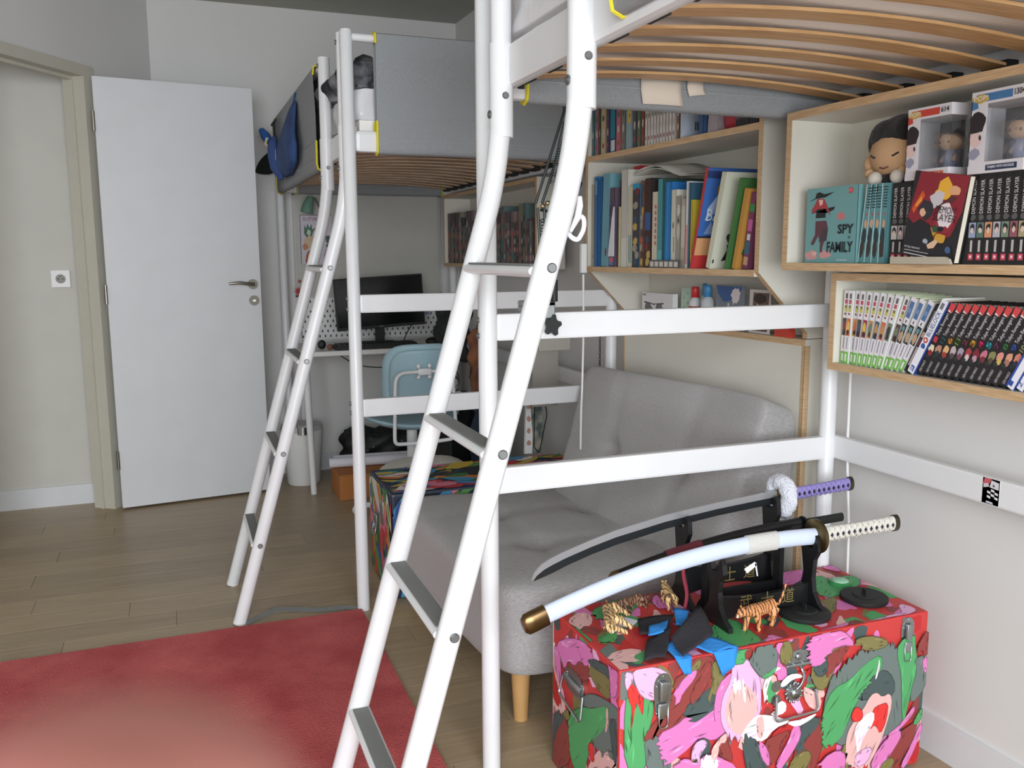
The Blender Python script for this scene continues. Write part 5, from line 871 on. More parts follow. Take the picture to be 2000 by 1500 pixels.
# support for the short sword: small cradle arms of the front stand's twin
st3 = thing('sword_stand', 'low black stand under the short dark sword, between the other two', 'sword stand', (1.24, DY, T0), 'black sword stands')
for x, h in ((1.13, .156), (1.335, .166)): auto(B().extr([(-.030, 0), (-.028, .01), (-.012, .03), (-.012, h - .02), (-.018, h + .008), (-.0125, h + .008), (-.010, h - .006), (.010, h - .006), (.0125, h + .008), (.018, h + .008), (.012, h - .02), (.012, .03), (.028, .01), (.030, 0)], (x - .006, DY, T0), (0, 1, 0), (0, 0, 1), (.012, 0, 0)).out('upright', BLACK, st3))
bx('cross_bar', 1.137, 1.328, DY - .005, DY + .005, T0 + .02, T0 + .05, BLACK, st3)
# ------------------------------------------------------------------ discs, lid, tigers, cloth
def disc(lab, x, y, r):
    t = thing('round_disc', lab, 'disc', (x, y, T0), 'black discs on the trunk'); auto(B().tube([(x, y, T0), (x, y, T0 + .003), (x, y, T0 + .010), (x, y, T0 + .012)], [r * .97, r, r, r * .96], 40).out('plate', BLK2, t, True))
    auto(B().tube([(x, y, T0 + .0122), (x, y, T0 + .015)], [r * .5, r * .45], 30).out('raised_ring', BLK2, t, True)); B().box(x - .0015, x + .0015, y - .006, y + .006, T0 + .015, T0 + .028).out('tab', BLK2, t)
disc('black round disc beside the orange tiger, nearer the trunk front', 1.333, 1.580, .060); disc('black round disc nearer the right wall on the trunk', 1.528, 1.600, .056)
g = thing('jar_lid', 'green translucent round lid lying on the trunk behind the discs', 'lid', (1.545, 1.702, T0)); auto(B().tube([(1.545, 1.702, T0), (1.545, 1.702, T0 + .008), (1.545, 1.702, T0 + .010)], [.028, .028, .025], 30).out('rim', M('green_plastic', (60, 140, 84), .2), g, True)); B().ball((1.545, 1.702, T0 + .009), .022, 16, (1, 1, .35)).out('dome', M('pale_green_plastic', (150, 196, 164), .15), g, True)
TG = stripes('tiger_coat', (222, 152, 96), (92, 56, 38), 34, .72); TG2 = stripes('pale_tiger_coat', (228, 190, 132), (96, 70, 48), 36, .72); CRM = M('tiger_cream', (228, 212, 184), .6)
def beast(lab, O, dirx, s, coat, pose, roll=0, nm='tiger_figurine', grp='tiger figurines'):
    """four-legged big cat; local +x is forward, z up; pose gives leg offsets"""
    t = thing(nm, lab, 'figurine', O, grp); Mx = Matrix.Rotation(dirx, 3, 'Z') @ Matrix.Rotation(roll, 3, 'X'); Ov = Vector(O)
    w_ = lambda a, b_, c: Ov + Mx @ (Vector((a, b_ * 1.1, c * .84)) * s)
    b = B(); T = lambda pts, rs: b.tube([w_(*p) for p in pts], [r * s for r in rs], 10)
    T([(-.50, 0, .50), (-.40, 0, .56), (-.15, 0, .55), (.15, 0, .56), (.36, 0, .60), (.50, 0, .62)], [.07, .155, .150, .165, .15, .09])          # trunk
    T([(.36, 0, .60), (.56, 0, .64), (.66, 0, .66)], [.14, .12, .10])                                                                        # neck
    b.ball(w_(.70, 0, .67), .125 * s, 12, (1, .9, .88)); T([(.74, 0, .64), (.86, 0, .60)], [.085, .060])                                       # head, muzzle
    T([(-.48, 0, .54), (-.66, 0, .50), (-.80, 0, .42 + pose[4]), (-.92, 0, .46 + pose[4] * 2)], [.05, .036, .030, .026])                       # tail
    for sd, k in ((.09, 0), (-.09, 1)):
        f = pose[k]; T([(.30, sd, .56), (.31 + f * .4, sd * 1.15, .36), (.30 + f, sd * 1.1, .20), (.32 + f * 1.15, sd * 1.1, .05), (.38 + f * 1.15, sd * 1.1, .035)], [.105, .080, .062, .055, .050])
        h = pose[k + 2]; T([(-.38, sd, .52), (-.33 + h * .4, sd * 1.2, .34), (-.46 + h, sd * 1.1, .20), (-.42 + h, sd * 1.1, .05), (-.35 + h, sd * 1.1, .035)], [.13, .10, .060, .052, .050])
    o = b.out('body', coat, t, True); remesh(o, .0014)
    for sd in (.07, -.07): B().ball(w_(.66, sd, .78), .034 * s, 8, (.6, 1, 1)).out('ear', coat, t, True)
    B().ball(w_(.87, 0, .59), .040 * s, 8).out('muzzle', CRM, t, True); B().ball(w_(.905, 0, .615), .016 * s, 6).out('nose', M('nose_pink', (150, 80, 74), .5), t)
    b = B()
    for sd in (.055, -.055): b.ball(w_(.79, sd, .70), .016 * s, 6)
    b.out('eyes', BLK2, t); return t
beast('orange tiger figurine walking beside the black disc on the trunk', (1.196, 1.560, T0 - .0005), math.radians(196), .096, TG, (-.10, .10, .12, -.10, .28))
beast('pale tiger figurine lying on its side near the trunk corner', (.915, 1.665, T0 + .010), math.radians(-112), .098, TG2, (.06, -.06, .08, -.08, .05), math.radians(66))
beast('small tiger figurine standing behind the white scabbard', (1.065, 1.740, T0 - .0005), math.radians(75), .070, TG2, (.04, -.05, .05, -.05, .2))
beast('brown spotted cat figurine lying between the two pale tigers', (.985, 1.738, T0 + .008), math.radians(200), .072, stripes('brown_coat', (150, 110, 84), (70, 50, 40), 40, .55), (.02, .0, .05, 0, .0), math.radians(78), 'cat_figurine')
gn = thing('gauntlet', 'crumpled black and bright blue fabric strip hanging over the trunk front edge', 'cloth', (.98, 1.55, T0))
BF = M('black_felt', (46, 44, 50), .95, bump=.3, bscale=120); UF = M('bright_blue_felt', (48, 140, 220), .9, bump=.2, bscale=120)
def patch(nm, q, mat, amp=.004, n=7, th=.0022, seed=0):
    q = [Vector(p) for p in q]; r = random.Random(seed); vs = []; ph = r.random() * 6
    nrm = (q[1] - q[0]).cross(q[3] - q[0]).normalized(); nrm = nrm if nrm.z > 0 or abs(nrm.z) < .3 else -nrm
    for i in range(n + 1):
        for j in range(n + 1):
            u, v = i / n, j / n; p = q[0] * (1 - u) * (1 - v) + q[1] * u * (1 - v) + q[2] * u * v + q[3] * (1 - u) * v; vs.append(p + nrm * amp * math.sin(ph + u * 5 + v * 3.4))
    o = mk(nm, vs, [(i * (n + 1) + j, (i + 1) * (n + 1) + j, (i + 1) * (n + 1) + j + 1, i * (n + 1) + j + 1) for i in range(n) for j in range(n)], mat, gn, True); m = o.modifiers.new('s', 'SOLIDIFY'); m.thickness = th; m.offset = 0; return o
patch('black_panel', [(.912, 1.606, .400), (.954, 1.693, .396), (1.034, 1.667, .402), (.958, 1.574, .406)], BF, .003, seed=1)
patch('black_panel', [(.862, 1.500, .398), (.918, 1.585, .400), (.975, 1.580, .416), (.905, 1.487, .402)], BF, .004, seed=2)
patch('black_panel', [(.935, 1.470, .404), (.946, 1.533, .420), (1.085, 1.640, .430), (1.061, 1.543, .408)], BF, .003, seed=3)
patch('blue_panel', [(1.000, 1.60, .410), (1.035, 1.668, .418), (1.058, 1.640, .420), (1.020, 1.59, .412)], UF, .002, seed=4)
patch('blue_panel', [(.920, 1.585, .408), (.944, 1.622, .408), (.995, 1.628, .414), (.960, 1.576, .412)], UF, .002, seed=5)
patch('blue_panel', [(.930, 1.540, .402), (.972, 1.548, .404), (.966, 1.482, .392), (.927, 1.484, .397)], UF, .002, seed=6)
patch('blue_panel', [(.927, 1.484, .397), (.966, 1.482, .392), (.962, 1.477, .360), (.945, 1.478, .362)], UF, .001, 5, seed=7)
patch('blue_panel', [(.985, 1.505, .402), (1.040, 1.548, .402), (1.082, 1.483, .396), (1.018, 1.483, .396)], UF, .003, seed=8)
patch('blue_panel', [(1.018, 1.483, .396), (1.082, 1.483, .396), (1.068, 1.477, .358), (1.040, 1.477, .340)], UF, .001, 5, seed=9)
ps = mk('paper_scrap', [(.885, 1.70, T0), (.93, 1.73, T0 + .001), (.955, 1.69, T0 + .002), (.92, 1.665, T0)], [(0, 3, 2, 1)], M('bright_paper', (0, 0, 0))); m = ps.modifiers.new('s', 'SOLIDIFY'); m.thickness = .0004; tag(ps, 'small white paper scrap under the pale tiger on the trunk', 'paper')
# ------------------------------------------------------------------ desk corner under the back bed
dk = thing('desk', 'narrow white desk top on slim tapered legs under the back bed', 'desk', (1.1, 4.74, 0))
bx('desk_top', .588, 1.47, 4.50, 5.005, .716, .741, WPLAS, dk, .004)
for (x, y, dx, dy) in ((.605, 4.54, .012, -.035), (1.40, 4.56, .03, -.05), (.64, 4.93, .0, .03), (1.40, 4.93, .03, .03)): tb('leg', [(x, y, .716), (x + dx, y + dy, 0)], [.019, .0155], WHITE, dk, 14)
bd = thing('whiteboard', 'white framed board on the far wall above the desk', 'board', (1.1, 5.0, 1.0)); bx('panel', .64, 1.46, 5.006, 5.018, 1.005, 1.56, M('board_white', (186, 184, 176), .45), bd)
b = B().box(.63, 1.47, 5.000, 5.018, 1.555, 1.57).box(.63, 1.47, 5.000, 5.018, .995, 1.008).box(.63, .643, 5.0, 5.018, 1.0, 1.56).box(1.457, 1.47, 5.0, 5.018, 1.0, 1.56); b.out('frame', M('frame_grey_white', (190, 190, 186), .5), bd)
pg = thing('pegboard', 'white perforated board on the far wall behind the monitor', 'pegboard', (1.05, 5.01, .76)); bx('panel', .64, 1.47, 5.007, 5.016, .755, .99, WPLAS, pg)
b = B()
for i in range(26):
    for j in range(8):
        x = .66 + i * .031 + (j % 2) * .0155; z = .775 + j * .028; b.box(x - .0035, x + .0035, 5.0055, 5.0068, z - .007, z + .007)
h = b.out('holes', M('hole_dark', (50, 52, 54), .8), pg); h['kind'] = 'stuff'
mo = thing('monitor', 'black computer monitor standing on the desk', 'monitor', (1.06, 4.78, .745)); mr = Matrix.Rotation(math.radians(-3), 3, 'Y')
def rot(b, c, m): b.v = [tuple(m @ (Vector(v) - Vector(c)) + Vector(c)) for v in b.v]; return b
c_ = (1.04, 4.75, .97); rot(B().box(.80, 1.288, 4.735, 4.760, .832, 1.112, bev=.004), c_, mr).out('casing', BLK2, mo); rot(B().box(.807, 1.281, 4.7338, 4.7352, .848, 1.105), c_, mr).out('screen', M('screen_black', (14, 18, 17), .15), mo); rot(B().box(1.03, 1.05, 4.733, 4.735, .838, .842), c_, mr).out('badge', M('badge_grey', (120, 124, 120), .4), mo)
b = B().box(1.02, 1.07, 4.765, 4.785, .75, .95).box(.95, 1.14, 4.70, 4.86, .742, .752, bev=.003); b.out('stand', BLK2, mo)
kb = thing('keyboard', 'black keyboard on the desk below the monitor', 'keyboard', (.98, 4.59, .743)); bx('case', .76, 1.20, 4.53, 4.66, .7415, .760, BLK2, kb, .003)
b = B()
for i in range(18):
    for j in range(5): b.box(.772 + i * .0235, .792 + i * .0235, 4.537 + j * .024, 4.557 + j * .024, .760, .767)
b.out('keys', M('key_black', (34, 36, 38), .5), kb)['kind'] = 'stuff'
tb_o = tb('cable', rr([(.78, 4.52, .715), (.86, 4.505, .66), (1.0, 4.50, .64), (1.15, 4.505, .66), (1.25, 4.52, .71)], .1), .003, BLK2, None, 6); tag(tb_o, 'thin dark cable sagging below the desk top edge', 'cable')
o = tb('cable', rr([(1.25, 4.80, .86), (1.20, 4.78, .80), (1.16, 4.72, .745)], .04), .003, BLK2, None, 6); tag(o, 'black cable looping from the monitor to the desk', 'cable')
for i, (x, lab, c, r, h) in enumerate(((.70, 'small black desk gadget at the left end of the desk', (30, 32, 32), .022, .05), (1.30, 'black rounded headset lying right of the keyboard', (28, 28, 30), .05, .045), (.735, 'small reddish brown item beside the black gadget', (130, 80, 66), .016, .03))):
    o = B().ball((x, 4.60 - .02 * i, .7425 + h / 2), 1, 12, (r, r * .8, h / 2)).out('desk_item', M('desk_item_%d' % i, c, .5), None, True); tag(o, lab, 'desk item')
nb = thing('paper_note', 'pale lilac printed note pinned right of the monitor', 'note', (1.36, 5.004, .86)); bx('sheet', 1.325, 1.395, 5.003, 5.0045, .875, .935, M('lilac_paper', (176, 180, 208), .7), nb); decal('print', nb, (1.325, 5.003, .875), (.07, 0, 0), (0, 0, .06), [rect((90, 94, 130), .1, .9, .2 + k * .2, .26 + k * .2) for k in range(4)])
po = thing('poster', 'colourful poster with green spiky figure and red lettering, left on the whiteboard', 'poster', (.72, 5.0, 1.2)); bx('sheet', .665, .838, 4.997, 4.999, 1.180, 1.448, M('poster_paper', (206, 196, 208), .5), po)
decal('print', po, (.665, 4.997, 1.18), (.173, 0, 0), (0, 0, .268), [((204, 196, 208), F1), ((60, 110, 80), [(.12, .62), (.14, .80), (.2, .72), (.24, .83), (.30, .73), (.36, .82), (.38, .70), (.46, .74), (.38, .60), (.3, .52), (.2, .54)]), ((190, 206, 190), [(.2, .62), (.25, .72), (.34, .66), (.3, .56)]), bl_((160, 70, 50), .60, .68, .16, .10, 11, 2), bl_((206, 180, 150), .28, .45, .16, .13, 12, 3), bl_((190, 130, 90), .15, .35, .10, .07, 11, 4), bl_((196, 170, 150), .46, .50, .14, .10, 11, 5), bl_((170, 96, 50), .3, .12, .17, .16, 11, 6), bl_((220, 180, 120), .36, .2, .08, .10, 11, 7), rect((150, 60, 50), .14, .52, .01, .08), bl_((70, 90, 80), .88, .5, .10, .10, 11, 8), bl_((30, 34, 34), .86, .36, .06, .06, 9, 9), bl_((170, 140, 160), .85, .2, .12, .14, 11, 10), ((60, 56, 60), [(0, .99), (1, .99), (1, 1), (0, 1)]), ((60, 56, 60), [(0, 0), (.015, 0), (.015, 1), (0, 1)])])
text('Dr.STONE', po, (.683, 4.9935, 1.416), (1, 0, 0), (0, 0, 1), .085, .020, (120, 44, 50)); text('1', po, (.775, 4.9935, 1.416), (1, 0, 0), (0, 0, 1), .008, .018, (120, 44, 50))
gl = thing('clip_lamp', 'small green shaded clip lamp under the back bed frame', 'lamp', (.70, 4.90, 1.46)); auto(B().tube([(.69, 4.90, 1.455), (.70, 4.90, 1.50), (.715, 4.90, 1.54)], [.035, .028, .016], 20, cap=True).out('shade', M('green_lamp_enamel', (110, 146, 128), .4), gl, True)); tb('arm', [(.715, 4.905, 1.54), (.74, 4.905, 1.53), (.775, 4.92, 1.46)], .005, M('lamp_grey', (90, 92, 92), .4), gl, 8)
fw = thing('flower_ornament', 'pink dotted round ornament hanging on the far bed post', 'ornament', (.634, 4.90, 1.0))
b = B(); r4 = random.Random(8)
for k in range(12): b.ball((.628 + .026 * math.cos(k * 2.4) * (k % 3) / 2, 4.875, 1.035 + .030 * math.sin(k * 2.4) * (k % 3) / 2 + (.025 if k > 9 else 0)), .009, 8)
b.out('beads', M('coral_bead', (190, 90, 90), .5), fw, True); b = B()
for k in range(9): b.ball((.628 + .020 * math.cos(k * .7), 4.865, 1.035 + .022 * math.sin(k * .7)), .004, 6)
b.out('pale_dots', M('pale_dot', (224, 200, 196), .5), fw); tb('stem', [(.632, 4.88, 1.01), (.640, 4.89, .90), (.640, 4.90, .76)], .002, M('stem_brown', (110, 80, 70), .6), fw, 6)
# chair
ch = thing('desk_chair', 'light blue shell desk chair with white tube frame, turned to the desk', 'chair', (1.02, 3.98, 0))
SB = M('pale_blue_shell', (156, 186, 196), .5)
def shell(nm, X0, X1, Z0, Z1, y0, y1, curve, thick, rnd_=.45, seed=0):
    nU, nV = 18, 18; vs = []; cx = (X0 + X1) / 2
    for i in range(nU + 1):
        for j in range(nV + 1):
            u, v = 2 * i / nU - 1, 2 * j / nV - 1
            k = 1.0; pw = 4.0; m_ = max(abs(u), abs(v)); k = m_ / ((abs(u) ** pw + abs(v) ** pw) ** (1 / pw)) if m_ > 0 else 1; a, c = u * k, v * k
            vs.append((cx + a * (X1 - X0) / 2, y0 + (y1 - y0) * (c + 1) / 2 + curve * a * a, Z0 + (Z1 - Z0) * (c + 1) / 2))
    o = mk(nm, vs, [(i * (nV + 1) + j, (i + 1) * (nV + 1) + j, (i + 1) * (nV + 1) + j + 1, i * (nV + 1) + j + 1) for i in range(nU) for j in range(nV)], SB, ch, True); m = o.modifiers.new('s', 'SOLIDIFY'); m.thickness = thick; m.offset = 0; return o
CY = 3.80
shell('backrest', .848, 1.185, .52, .835, CY + .02, CY - .03, .055, .014); shell('backrest', .873, 1.160, .55, .81, CY - .000, CY - .048, .050, .005)
bm = bmesh.new(); bmesh.ops.create_uvsphere(bm, u_segments=28, v_segments=14, radius=1)
for v in bm.verts:
    z = v.co.z; v.co = Vector((1.01 + v.co.x * .235, CY + .20 + v.co.y * .22, .465 + (z * .045 if z < 0 else z * .012) + .03 * (v.co.x ** 2)))
frombm('seat', bm, SB, ch, True)
for zlo, zhi, yy in ((.40, .715, CY - .055),):
    P = rr([(1.015, yy, zhi), (.885, yy, zhi - .002), (.872, yy - .01, zlo + .04), (.875, yy, zlo - .005), (1.02, yy + .01, zlo - .01), (1.15, yy, zlo), (1.155, yy - .01, zlo + .05), (1.145, yy, zhi - .002), (1.015, yy, zhi)], .05, 6); tb('tube_frame', P, .0085, WHITE, ch, 12)
b = B().box(.985, 1.045, CY - .072, CY - .045, .700, .730, bev=.004)
for x in (.99, 1.04):
    for z in (.690, .740): b.cyl((x, CY - .058, z), (x, CY - .050, z), .010, 12)
b.out('bracket', WHITE, ch, True)
tb('column', [(1.01, CY + .17, .04), (1.01, CY + .17, .42)], .025, WHITE, ch, 16); b = B()
for k in range(5): a = k * 1.2566 + .3; b.tube([(1.01, CY + .17, .07), (1.01 + .27 * math.cos(a), CY + .17 + .27 * math.sin(a), .04)], [.02, .013], 8); b.ball((1.01 + .27 * math.cos(a), CY + .17 + .27 * math.sin(a), .024), .024, 8)
b.out('star_base', WHITE, ch, True)
pf = pillow('pouf', [(.74, 3.44, .001), (1.18, 3.44, .001), (.74, 3.70, .001), (1.18, 3.70, .001), (.74, 3.44, .365), (1.18, 3.44, .365), (.74, 3.70, .365), (1.18, 3.70, .365)], M('cream_wool', (206, 202, 192), .95, bump=.5, bscale=90), None, 10, .6); tag(pf, 'cream rounded pouf standing between the jungle print trunk and the chair', 'pouf')
bn = thing('waste_bin', 'tall white waste bin on the floor by the far door', 'bin', (.60, 4.76, 0)); auto(B().tube([(.60, 4.76, .001), (.60, 4.76, .01), (.60, 4.76, .30)], [.082, .088, .112], 30).out('body', WPLAS, bn, True)); auto(B().tube([(.60, 4.76, .302), (.60, 4.76, .325)], [.114, .108], 30).out('rim', M('bin_grey', (186, 186, 184), .4), bn, True)); auto(B().tube([(.585, 4.60, .30), (.585, 4.60, .34)], [.028, .028], 18).out('steel_band', M('steel', (200, 204, 206), .2, 1), bn, True))
ob_ = thing('cardboard_box', 'orange brown cardboard box on the floor beside the jungle trunk', 'box', (.80, 4.38, 0)); bx('carton', .72, .98, 4.32, 4.58, .001, .125, M('orange_card', (176, 112, 56), .8), ob_, .002); bx('flap', .72, .98, 4.325, 4.575, .1255, .130, M('orange_card', (0, 0, 0)), ob_)
for i in range(2):
    o = tb('paper_roll', [(.70 + .03 * i, 4.50 + .055 * i, .158 + (i == 2) * .04), (1.28, 4.45 + .055 * i, .158 + (i == 2) * .04)], .026, M('roll_paper', (222, 222, 230), .7), None, 16); tag(o, ('nearer', 'farther')[i] + ' white paper roll lying across the orange box', 'paper roll', 'paper rolls on the orange box')
bg_ = thing('gadget_bag', 'dark low bag of gear on the floor under the desk', 'bag', (1.05, 4.75, 0)); o_ = sheetbox('bag_body', .84, 1.26, 4.69, 4.90, .001, .26, BLK2, bg_, .012, 14); 
b = B()
for k in range(10): b.box(.90 + k * .032, .912 + k * .032, 4.674, 4.682, .14 + .02 * (k % 4), .152 + .02 * (k % 4))
b.out('small_metal_bits', METAL, bg_)
pc = thing('computer_tower', 'black computer tower standing on the floor right of the chair', 'computer', (1.33, 4.25, 0)); bx('case', 1.235, 1.445, 4.10, 4.48, .012, .50, BLK2, pc, .006); bx('front_panel', 1.245, 1.435, 4.094, 4.100, .03, .48, M('tower_front', (18, 20, 20), .3), pc); b = B()
for x in (1.26, 1.42):
    for y in (4.13, 4.45): b.cyl((x, y, 0), (x, y, .012), .012, 10)
b.out('feet', BLK2, pc)
def hang(nm, lab, cat, x0, x1, z0, z1, y, col, col2, seed, depth=.05):
    o = sheetbox(nm, x0, x1, y, y + depth, z0, z1, M('cloth_%d' % seed, col, .9, rgb2=col2, scale=9, bump=.4, bscale=40), None, .010, 12); tag(o, lab, cat); xm = (x0 + x1) / 2
    if z1 > .6: tb('hanging_loop', [(xm - .02, y + depth / 2, z1 - .01), (1.470, y + depth / 2, 1.164), (xm + .02, y + depth / 2, z1 - .01)], .003, BLK2, o, 6)
    return o
hang('backpack', 'black backpack hanging on the right behind the first bed post', 'bag', 1.20, 1.34, .72, .98, 4.10, (26, 30, 28), (40, 44, 42), 1, .10)
hang('jacket', 'rust orange jacket hanging right of the black backpack', 'clothes', 1.335, 1.43, .52, .86, 4.04, (150, 96, 60), (96, 60, 50), 2)
hang('trousers', 'dark blue trousers heaped beneath the rust orange jacket', 'clothes', 1.32, 1.44, .004, .50, 3.98, (44, 54, 70), (34, 38, 52), 3)
b = B(); r6 = random.Random(3)
for k in range(9):
    p = [(1.19 + r6.random() * .08, 4.03 + r6.random() * .03, .70 - r6.random() * .05)]
    for _ in range(5): p.append((1.18 + r6.random() * .10, 4.02 + r6.random() * .04, p[-1][2] - .03 - r6.random() * .03))
    b.tube(rr(p, .03, 3), .0035, 6)
cbl = b.out('cable_bundle', M('cable_mixed', (120, 122, 124), .5, rgb2=(40, 42, 44), scale=30), None, True); tag(cbl, 'tangle of grey and black cables hanging under the desk right side', 'cables')
pl = thing('power_plug', 'white plug and adapter dangling in the cable tangle', 'plug', (1.24, 4.01, .54)); b = B().box(1.215, 1.265, 3.985, 4.012, .52, .575, bev=.006).box(1.222, 1.232, 3.99, 4.0, .47, .52); b.out('adapter', WPLAS, pl)
# papers and pictures on the far right, below the shelf
tw_ = thing('paper_pad', 'large cream paper sheets hanging from the shelf edge beside the ladder', 'paper', (1.46, 3.9, .8)); bx('upper_sheet', 1.38, 1.52, 3.30, 3.302, .835, .99, M('aged_paper', (190, 184, 174), .8), tw_); bx('lower_sheet', 1.36, 1.475, 3.32, 3.322, .60, .86, M('aged_paper2', (170, 164, 156), .8), tw_)
sk8 = thing('illustrated_panel', 'narrow white panel with red blotches and black outlined print leaning by the wall', 'panel', (1.36, 3.46, .39)); rot(B().box(1.345, 1.378, 3.37, 3.385, .392, .66), (1.35, 3.38, .39), Matrix.Rotation(math.radians(2), 3, 'Y')).out('white_strip', WPLAS, sk8)
decal('blotches', sk8, (1.345, 3.368, .40), (.033, 0, 0), (0, 0, .26), [bl_((186, 140, 124), .5, .15 + .2 * k, .3, .05, 9, k) for k in range(4)], base=.001)
rot(B().box(1.385, 1.432, 3.36, 3.372, .392, .66), (1.40, 3.38, .39), Matrix.Rotation(math.radians(-4), 3, 'Y')).out('print_panel', M('print_panel_mix', (176, 170, 156), .6, rgb2=(70, 90, 88), scale=18), sk8)
b = B().tube(rr([(1.384, 3.355, .66), (1.380, 3.355, .42), (1.405, 3.355, .395), (1.44, 3.355, .56), (1.425, 3.355, .64), (1.384, 3.355, .66)], .01, 3), .0025, 6); b.out('black_outline', BLK2, sk8)
o = tb('cable', rr([(1.292, 2.70, 1.16), (1.294, 2.70, .95), (1.290, 2.70, .76), (1.292, 2.71, .70), (1.30, 2.73, .55)], .05), .0038, WPLAS, None, 8); tag(o, 'white cable hanging straight down from the bookcase bottom shelf', 'cable')
sw_ = thing('cable_adapter', 'small white plug block at the bookcase left end', 'plug', (1.30, 2.70, 1.25)); bx('block', 1.283, 1.303, 2.695, 2.712, 1.165, 1.262, WPLAS, sw_, .002)
cn = thing('chain', 'short dark metal chain hanging below the bookcase near the sofa back', 'chain', (1.44, 2.90, .95)); b = B()
for k in range(17):
    z = .955 - k * .0125; b2 = [(1.455 + (.0035 * math.cos(a) if k % 2 else 0), 2.895 + (0 if k % 2 else .0035 * math.cos(a)), z + .0075 * math.sin(a)) for a in [i * .7854 for i in range(9)]]; b.tube(b2, .0012, 5)
b.out('links', M('dark_chain', (60, 60, 62), .4, 1), cn, True)
# ------------------------------------------------------------------ clamp lamp on the front bed end rail
lm = thing('clamp_lamp', 'black spring arm lamp clamped to the end rail beside the front ladder', 'lamp', (.80, 1.87, 1.10)); LB = M('lamp_dark_green_black', (28, 40, 38), .4)
b = B().box(.735, .80, 1.852, 1.885, 1.10, 1.112, bev=.003).box(.735, .80, 1.815, 1.885, 1.112, 1.124, bev=.003).box(.735, .80, 1.815, 1.826, 1.085, 1.124, bev=.003); b.out('clamp', METAL, lm)
kn = B().extr([(.017 * (1.25 if k % 4 < 2 else .85) * math.cos(6.2832 * k / 20), .020 * (1.25 if k % 4 < 2 else .85) * math.sin(6.2832 * k / 20)) for k in range(20)], (.793, 1.822, 1.070), (1, 0, 0), (0, 0, 1), (0, -.010, 0)); kn.out('clamp_knob', BLK2, lm); tb('clamp_screw', [(.793, 1.826, 1.070), (.793, 1.84, 1.12)], .004, METAL, lm, 8)
tb('socket_post', [(.822, 1.875, 1.12), (.822, 1.875, 1.17)], .009, BLK2, lm, 12)
E1, E2, E3 = (.822, 1.875, 1.17), (.795, 1.90, 1.34), (.876, 1.905, 1.555); 
for o_ in (-.008, .008): tb('lower_arm', [(E1[0] - .02 + o_, 1.88, 1.17), (.800 + o_, 1.90, 1.335)], .0035, LB, lm, 8); tb('upper_arm', [(E2[0] + o_, 1.90, 1.345), (E3[0] + o_ * 1.3, 1.905, 1.57)], .0035, LB, lm, 8)
def coil(nm, P, Q, r, n):
    P, Q = Vector(P), Vector(Q); d = Q - P; a = d.orthogonal().normalized(); c = d.normalized().cross(a); tb(nm, [P + d * (i / (n * 8)) + a * r * math.cos(i * .7854) + c * r * math.sin(i * .7854) for i in range(n * 8 + 1)], .0011, LB, lm, 5)
coil('tension_spring', (.826, 1.895, 1.39), (.862, 1.90, 1.53), .0065, 26); coil('tension_spring', (.846, 1.895, 1.42), (.878, 1.90, 1.55), .0055, 22); coil('tension_spring', (.79, 1.89, 1.20), (.80, 1.895, 1.31), .0045, 16)
b = B()
for p in ((.800, 1.893, 1.338), (.812, 1.893, 1.345), (.872, 1.897, 1.51), (.86, 1.895, 1.46)): b.cyl(p, (p[0], p[1] - .008, p[2]), .0055, 10)
b.out('joint_screw', M('brass_screw', (196, 180, 140), .3, 1), lm, True); tb('head_arm', [(.80, 1.90, 1.33), (.88, 1.93, 1.32), (.94, 1.98, 1.40)], .0035, LB, lm, 8); auto(B().tube([(.872, 1.906, 1.555), (.875, 1.907, 1.60), (.878, 1.91, 1.66)], [.014, .022, .03], 16).out('shade_collar', LB, lm, True))
# white oval hook on the ladder rail
hk = thing('ladder_hook', 'translucent white oval hook hanging on the front ladder rail', 'hook', (.65, 1.37, 1.28)); tb('loop', rr([(.640, 1.366, 1.294), (.654, 1.366, 1.291), (.655, 1.366, 1.272), (.643, 1.366, 1.252), (.630, 1.366, 1.257), (.622, 1.366, 1.270)], .010, 5), .0042, M('frosted_plastic', (214, 214, 222), .25), hk, 10, ((0, 1, 0), .6)); tb('clip', [(.644, 1.362, 1.325), (.644, 1.362, 1.310), (.640, 1.362, 1.290), (.626, 1.36, 1.266)], [.004, .006, .006, .003], WPLAS, hk, 10)
# ------------------------------------------------------------------ things hanging on the back bed's far corner
bgq = thing('drawstring_bag', 'dark blue fabric bag hanging on the outer side of the back bed', 'bag', (.50, 4.15, 1.60)); NV_ = M('navy_cloth', (52, 82, 134), .9, rgb2=(38, 62, 108), scale=12, bump=.4, bscale=20)
pr_ = []
for z, ya, yb2, dx in ((1.59, 4.10, 4.30, .015), (1.62, 3.86, 4.42, .026), (1.68, 3.82, 4.42, .030), (1.74, 3.88, 4.40, .026), (1.80, 3.90, 4.28, .018), (1.85, 3.90, 4.12, .012), (1.875, 3.93, 4.02, .006)): pr_.append((z, ya, yb2, dx))
vs = []; m_ = 18
for z, ya, yb2, dx in pr_:
    for k in range(m_): a = 6.2832 * k / m_; vs.append((.532 - dx - dx * .95 * math.cos(a), (ya + yb2) / 2 + (yb2 - ya) / 2 * math.sin(a), z + .004 * math.sin(3 * a)))
fs = [(i * m_ + k, i * m_ + (k + 1) % m_, (i + 1) * m_ + (k + 1) % m_, (i + 1) * m_ + k) for i in range(len(pr_) - 1) for k in range(m_)] + [tuple(range(m_))[::-1], tuple((len(pr_) - 1) * m_ + k for k in range(m_))]
mk('bag_body', vs, fs, NV_, bgq, True); tb('drawstring', [(.520, 3.96, 1.872), (.53, 3.955, 1.915)], .004, NV_, bgq, 8); decal('white_mark', bgq, (.468, 4.24, 1.66), (0, -1, 0), (0, 0, 1), [((206, 210, 220), [(0, 0), (.02, .0), (.025, .04), (.01, .05)])], base=.002)
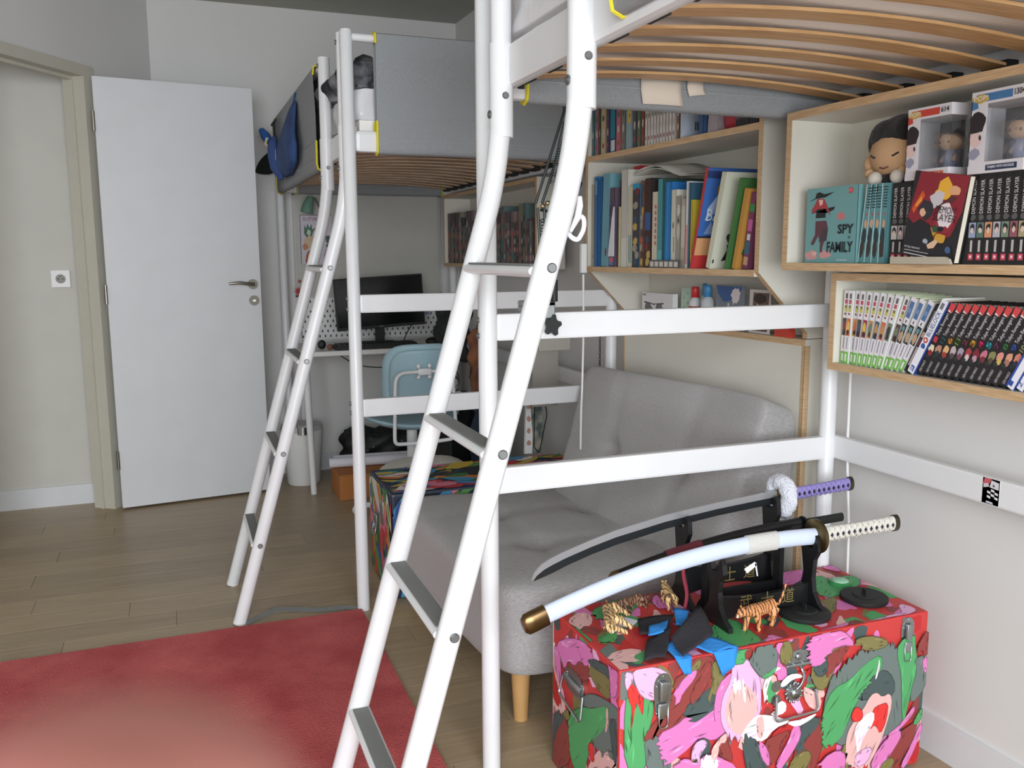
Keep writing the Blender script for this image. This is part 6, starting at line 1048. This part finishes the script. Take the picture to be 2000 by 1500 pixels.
pu = thing('gym_bag', 'narrower blue bag with bright blue rounded pouch beside the navy bag', 'bag', (.47, 4.45, 1.6)); vs = []
for z, ya, yb2, dx in ((1.585, 4.32, 4.42, .012), (1.65, 4.36, 4.62, .022), (1.72, 4.42, 4.70, .024), (1.78, 4.48, 4.74, .02), (1.81, 4.55, 4.7, .01)):
    for k in range(m_): a = 6.2832 * k / m_; vs.append((.515 - dx - dx * .95 * math.cos(a), (ya + yb2) / 2 + (yb2 - ya) / 2 * math.sin(a), z))
mk('bag_body', vs, [(i * m_ + k, i * m_ + (k + 1) % m_, (i + 1) * m_ + (k + 1) % m_, (i + 1) * m_ + k) for i in range(4) for k in range(m_)] + [tuple(range(m_))[::-1], tuple(4 * m_ + k for k in range(m_))], M('mid_blue_cloth', (54, 84, 146), .9, bump=.3, bscale=20), pu, True)
tb('pouch', [(.492, 4.70, 1.79), (.480, 4.76, 1.83), (.468, 4.82, 1.865)], [.020, .024, .016], M('bright_blue_pouch', (34, 98, 176), .7), pu, 14); tb('hook_bar', [(.50, 4.55, 1.80), (.50, 4.56, 1.87)], .006, BLK2, pu, 8); tb('hook_bar', [(.50, 4.46, 1.872), (.50, 4.64, 1.870)], .006, BLK2, pu, 8); tb('cream_trim', [(.470, 4.60, 1.80), (.465, 4.63, 1.78), (.47, 4.62, 1.765)], .007, M('cream_trim', (206, 196, 160), .7), pu, 8); tb('red_trim', [(.475, 4.70, 1.795), (.468, 4.66, 1.785)], .008, M('red_trim', (140, 50, 56), .7), pu, 8)
hat = B().extr(chaikin([(0, 0), (.115, 0), (.115, .13), (.085, .125), (.035, .085), (.006, .035)], 2), (.440, 4.97, 1.660), (1, 0, 0), (0, 0, 1), (0, .035, 0)).out('cap', M('black_green_cloth', (18, 26, 18), .9), None, False); tag(hat, 'black cap hanging behind the blue bags near the door edge', 'cap')
# ------------------------------------------------------------------ photographer's fingertip close to the lens
fg = thing('finger', 'pink fingertip out of focus at the lower left corner', 'finger', (-.004, .037, 1.19)); SKN = M('shaded_finger_skin', (144, 84, 80), .8, rgb2=(140, 90, 74), scale=90, bump=.1, bscale=600)  # skin colour darkened to carry the shade of a camera body that isn't modelled
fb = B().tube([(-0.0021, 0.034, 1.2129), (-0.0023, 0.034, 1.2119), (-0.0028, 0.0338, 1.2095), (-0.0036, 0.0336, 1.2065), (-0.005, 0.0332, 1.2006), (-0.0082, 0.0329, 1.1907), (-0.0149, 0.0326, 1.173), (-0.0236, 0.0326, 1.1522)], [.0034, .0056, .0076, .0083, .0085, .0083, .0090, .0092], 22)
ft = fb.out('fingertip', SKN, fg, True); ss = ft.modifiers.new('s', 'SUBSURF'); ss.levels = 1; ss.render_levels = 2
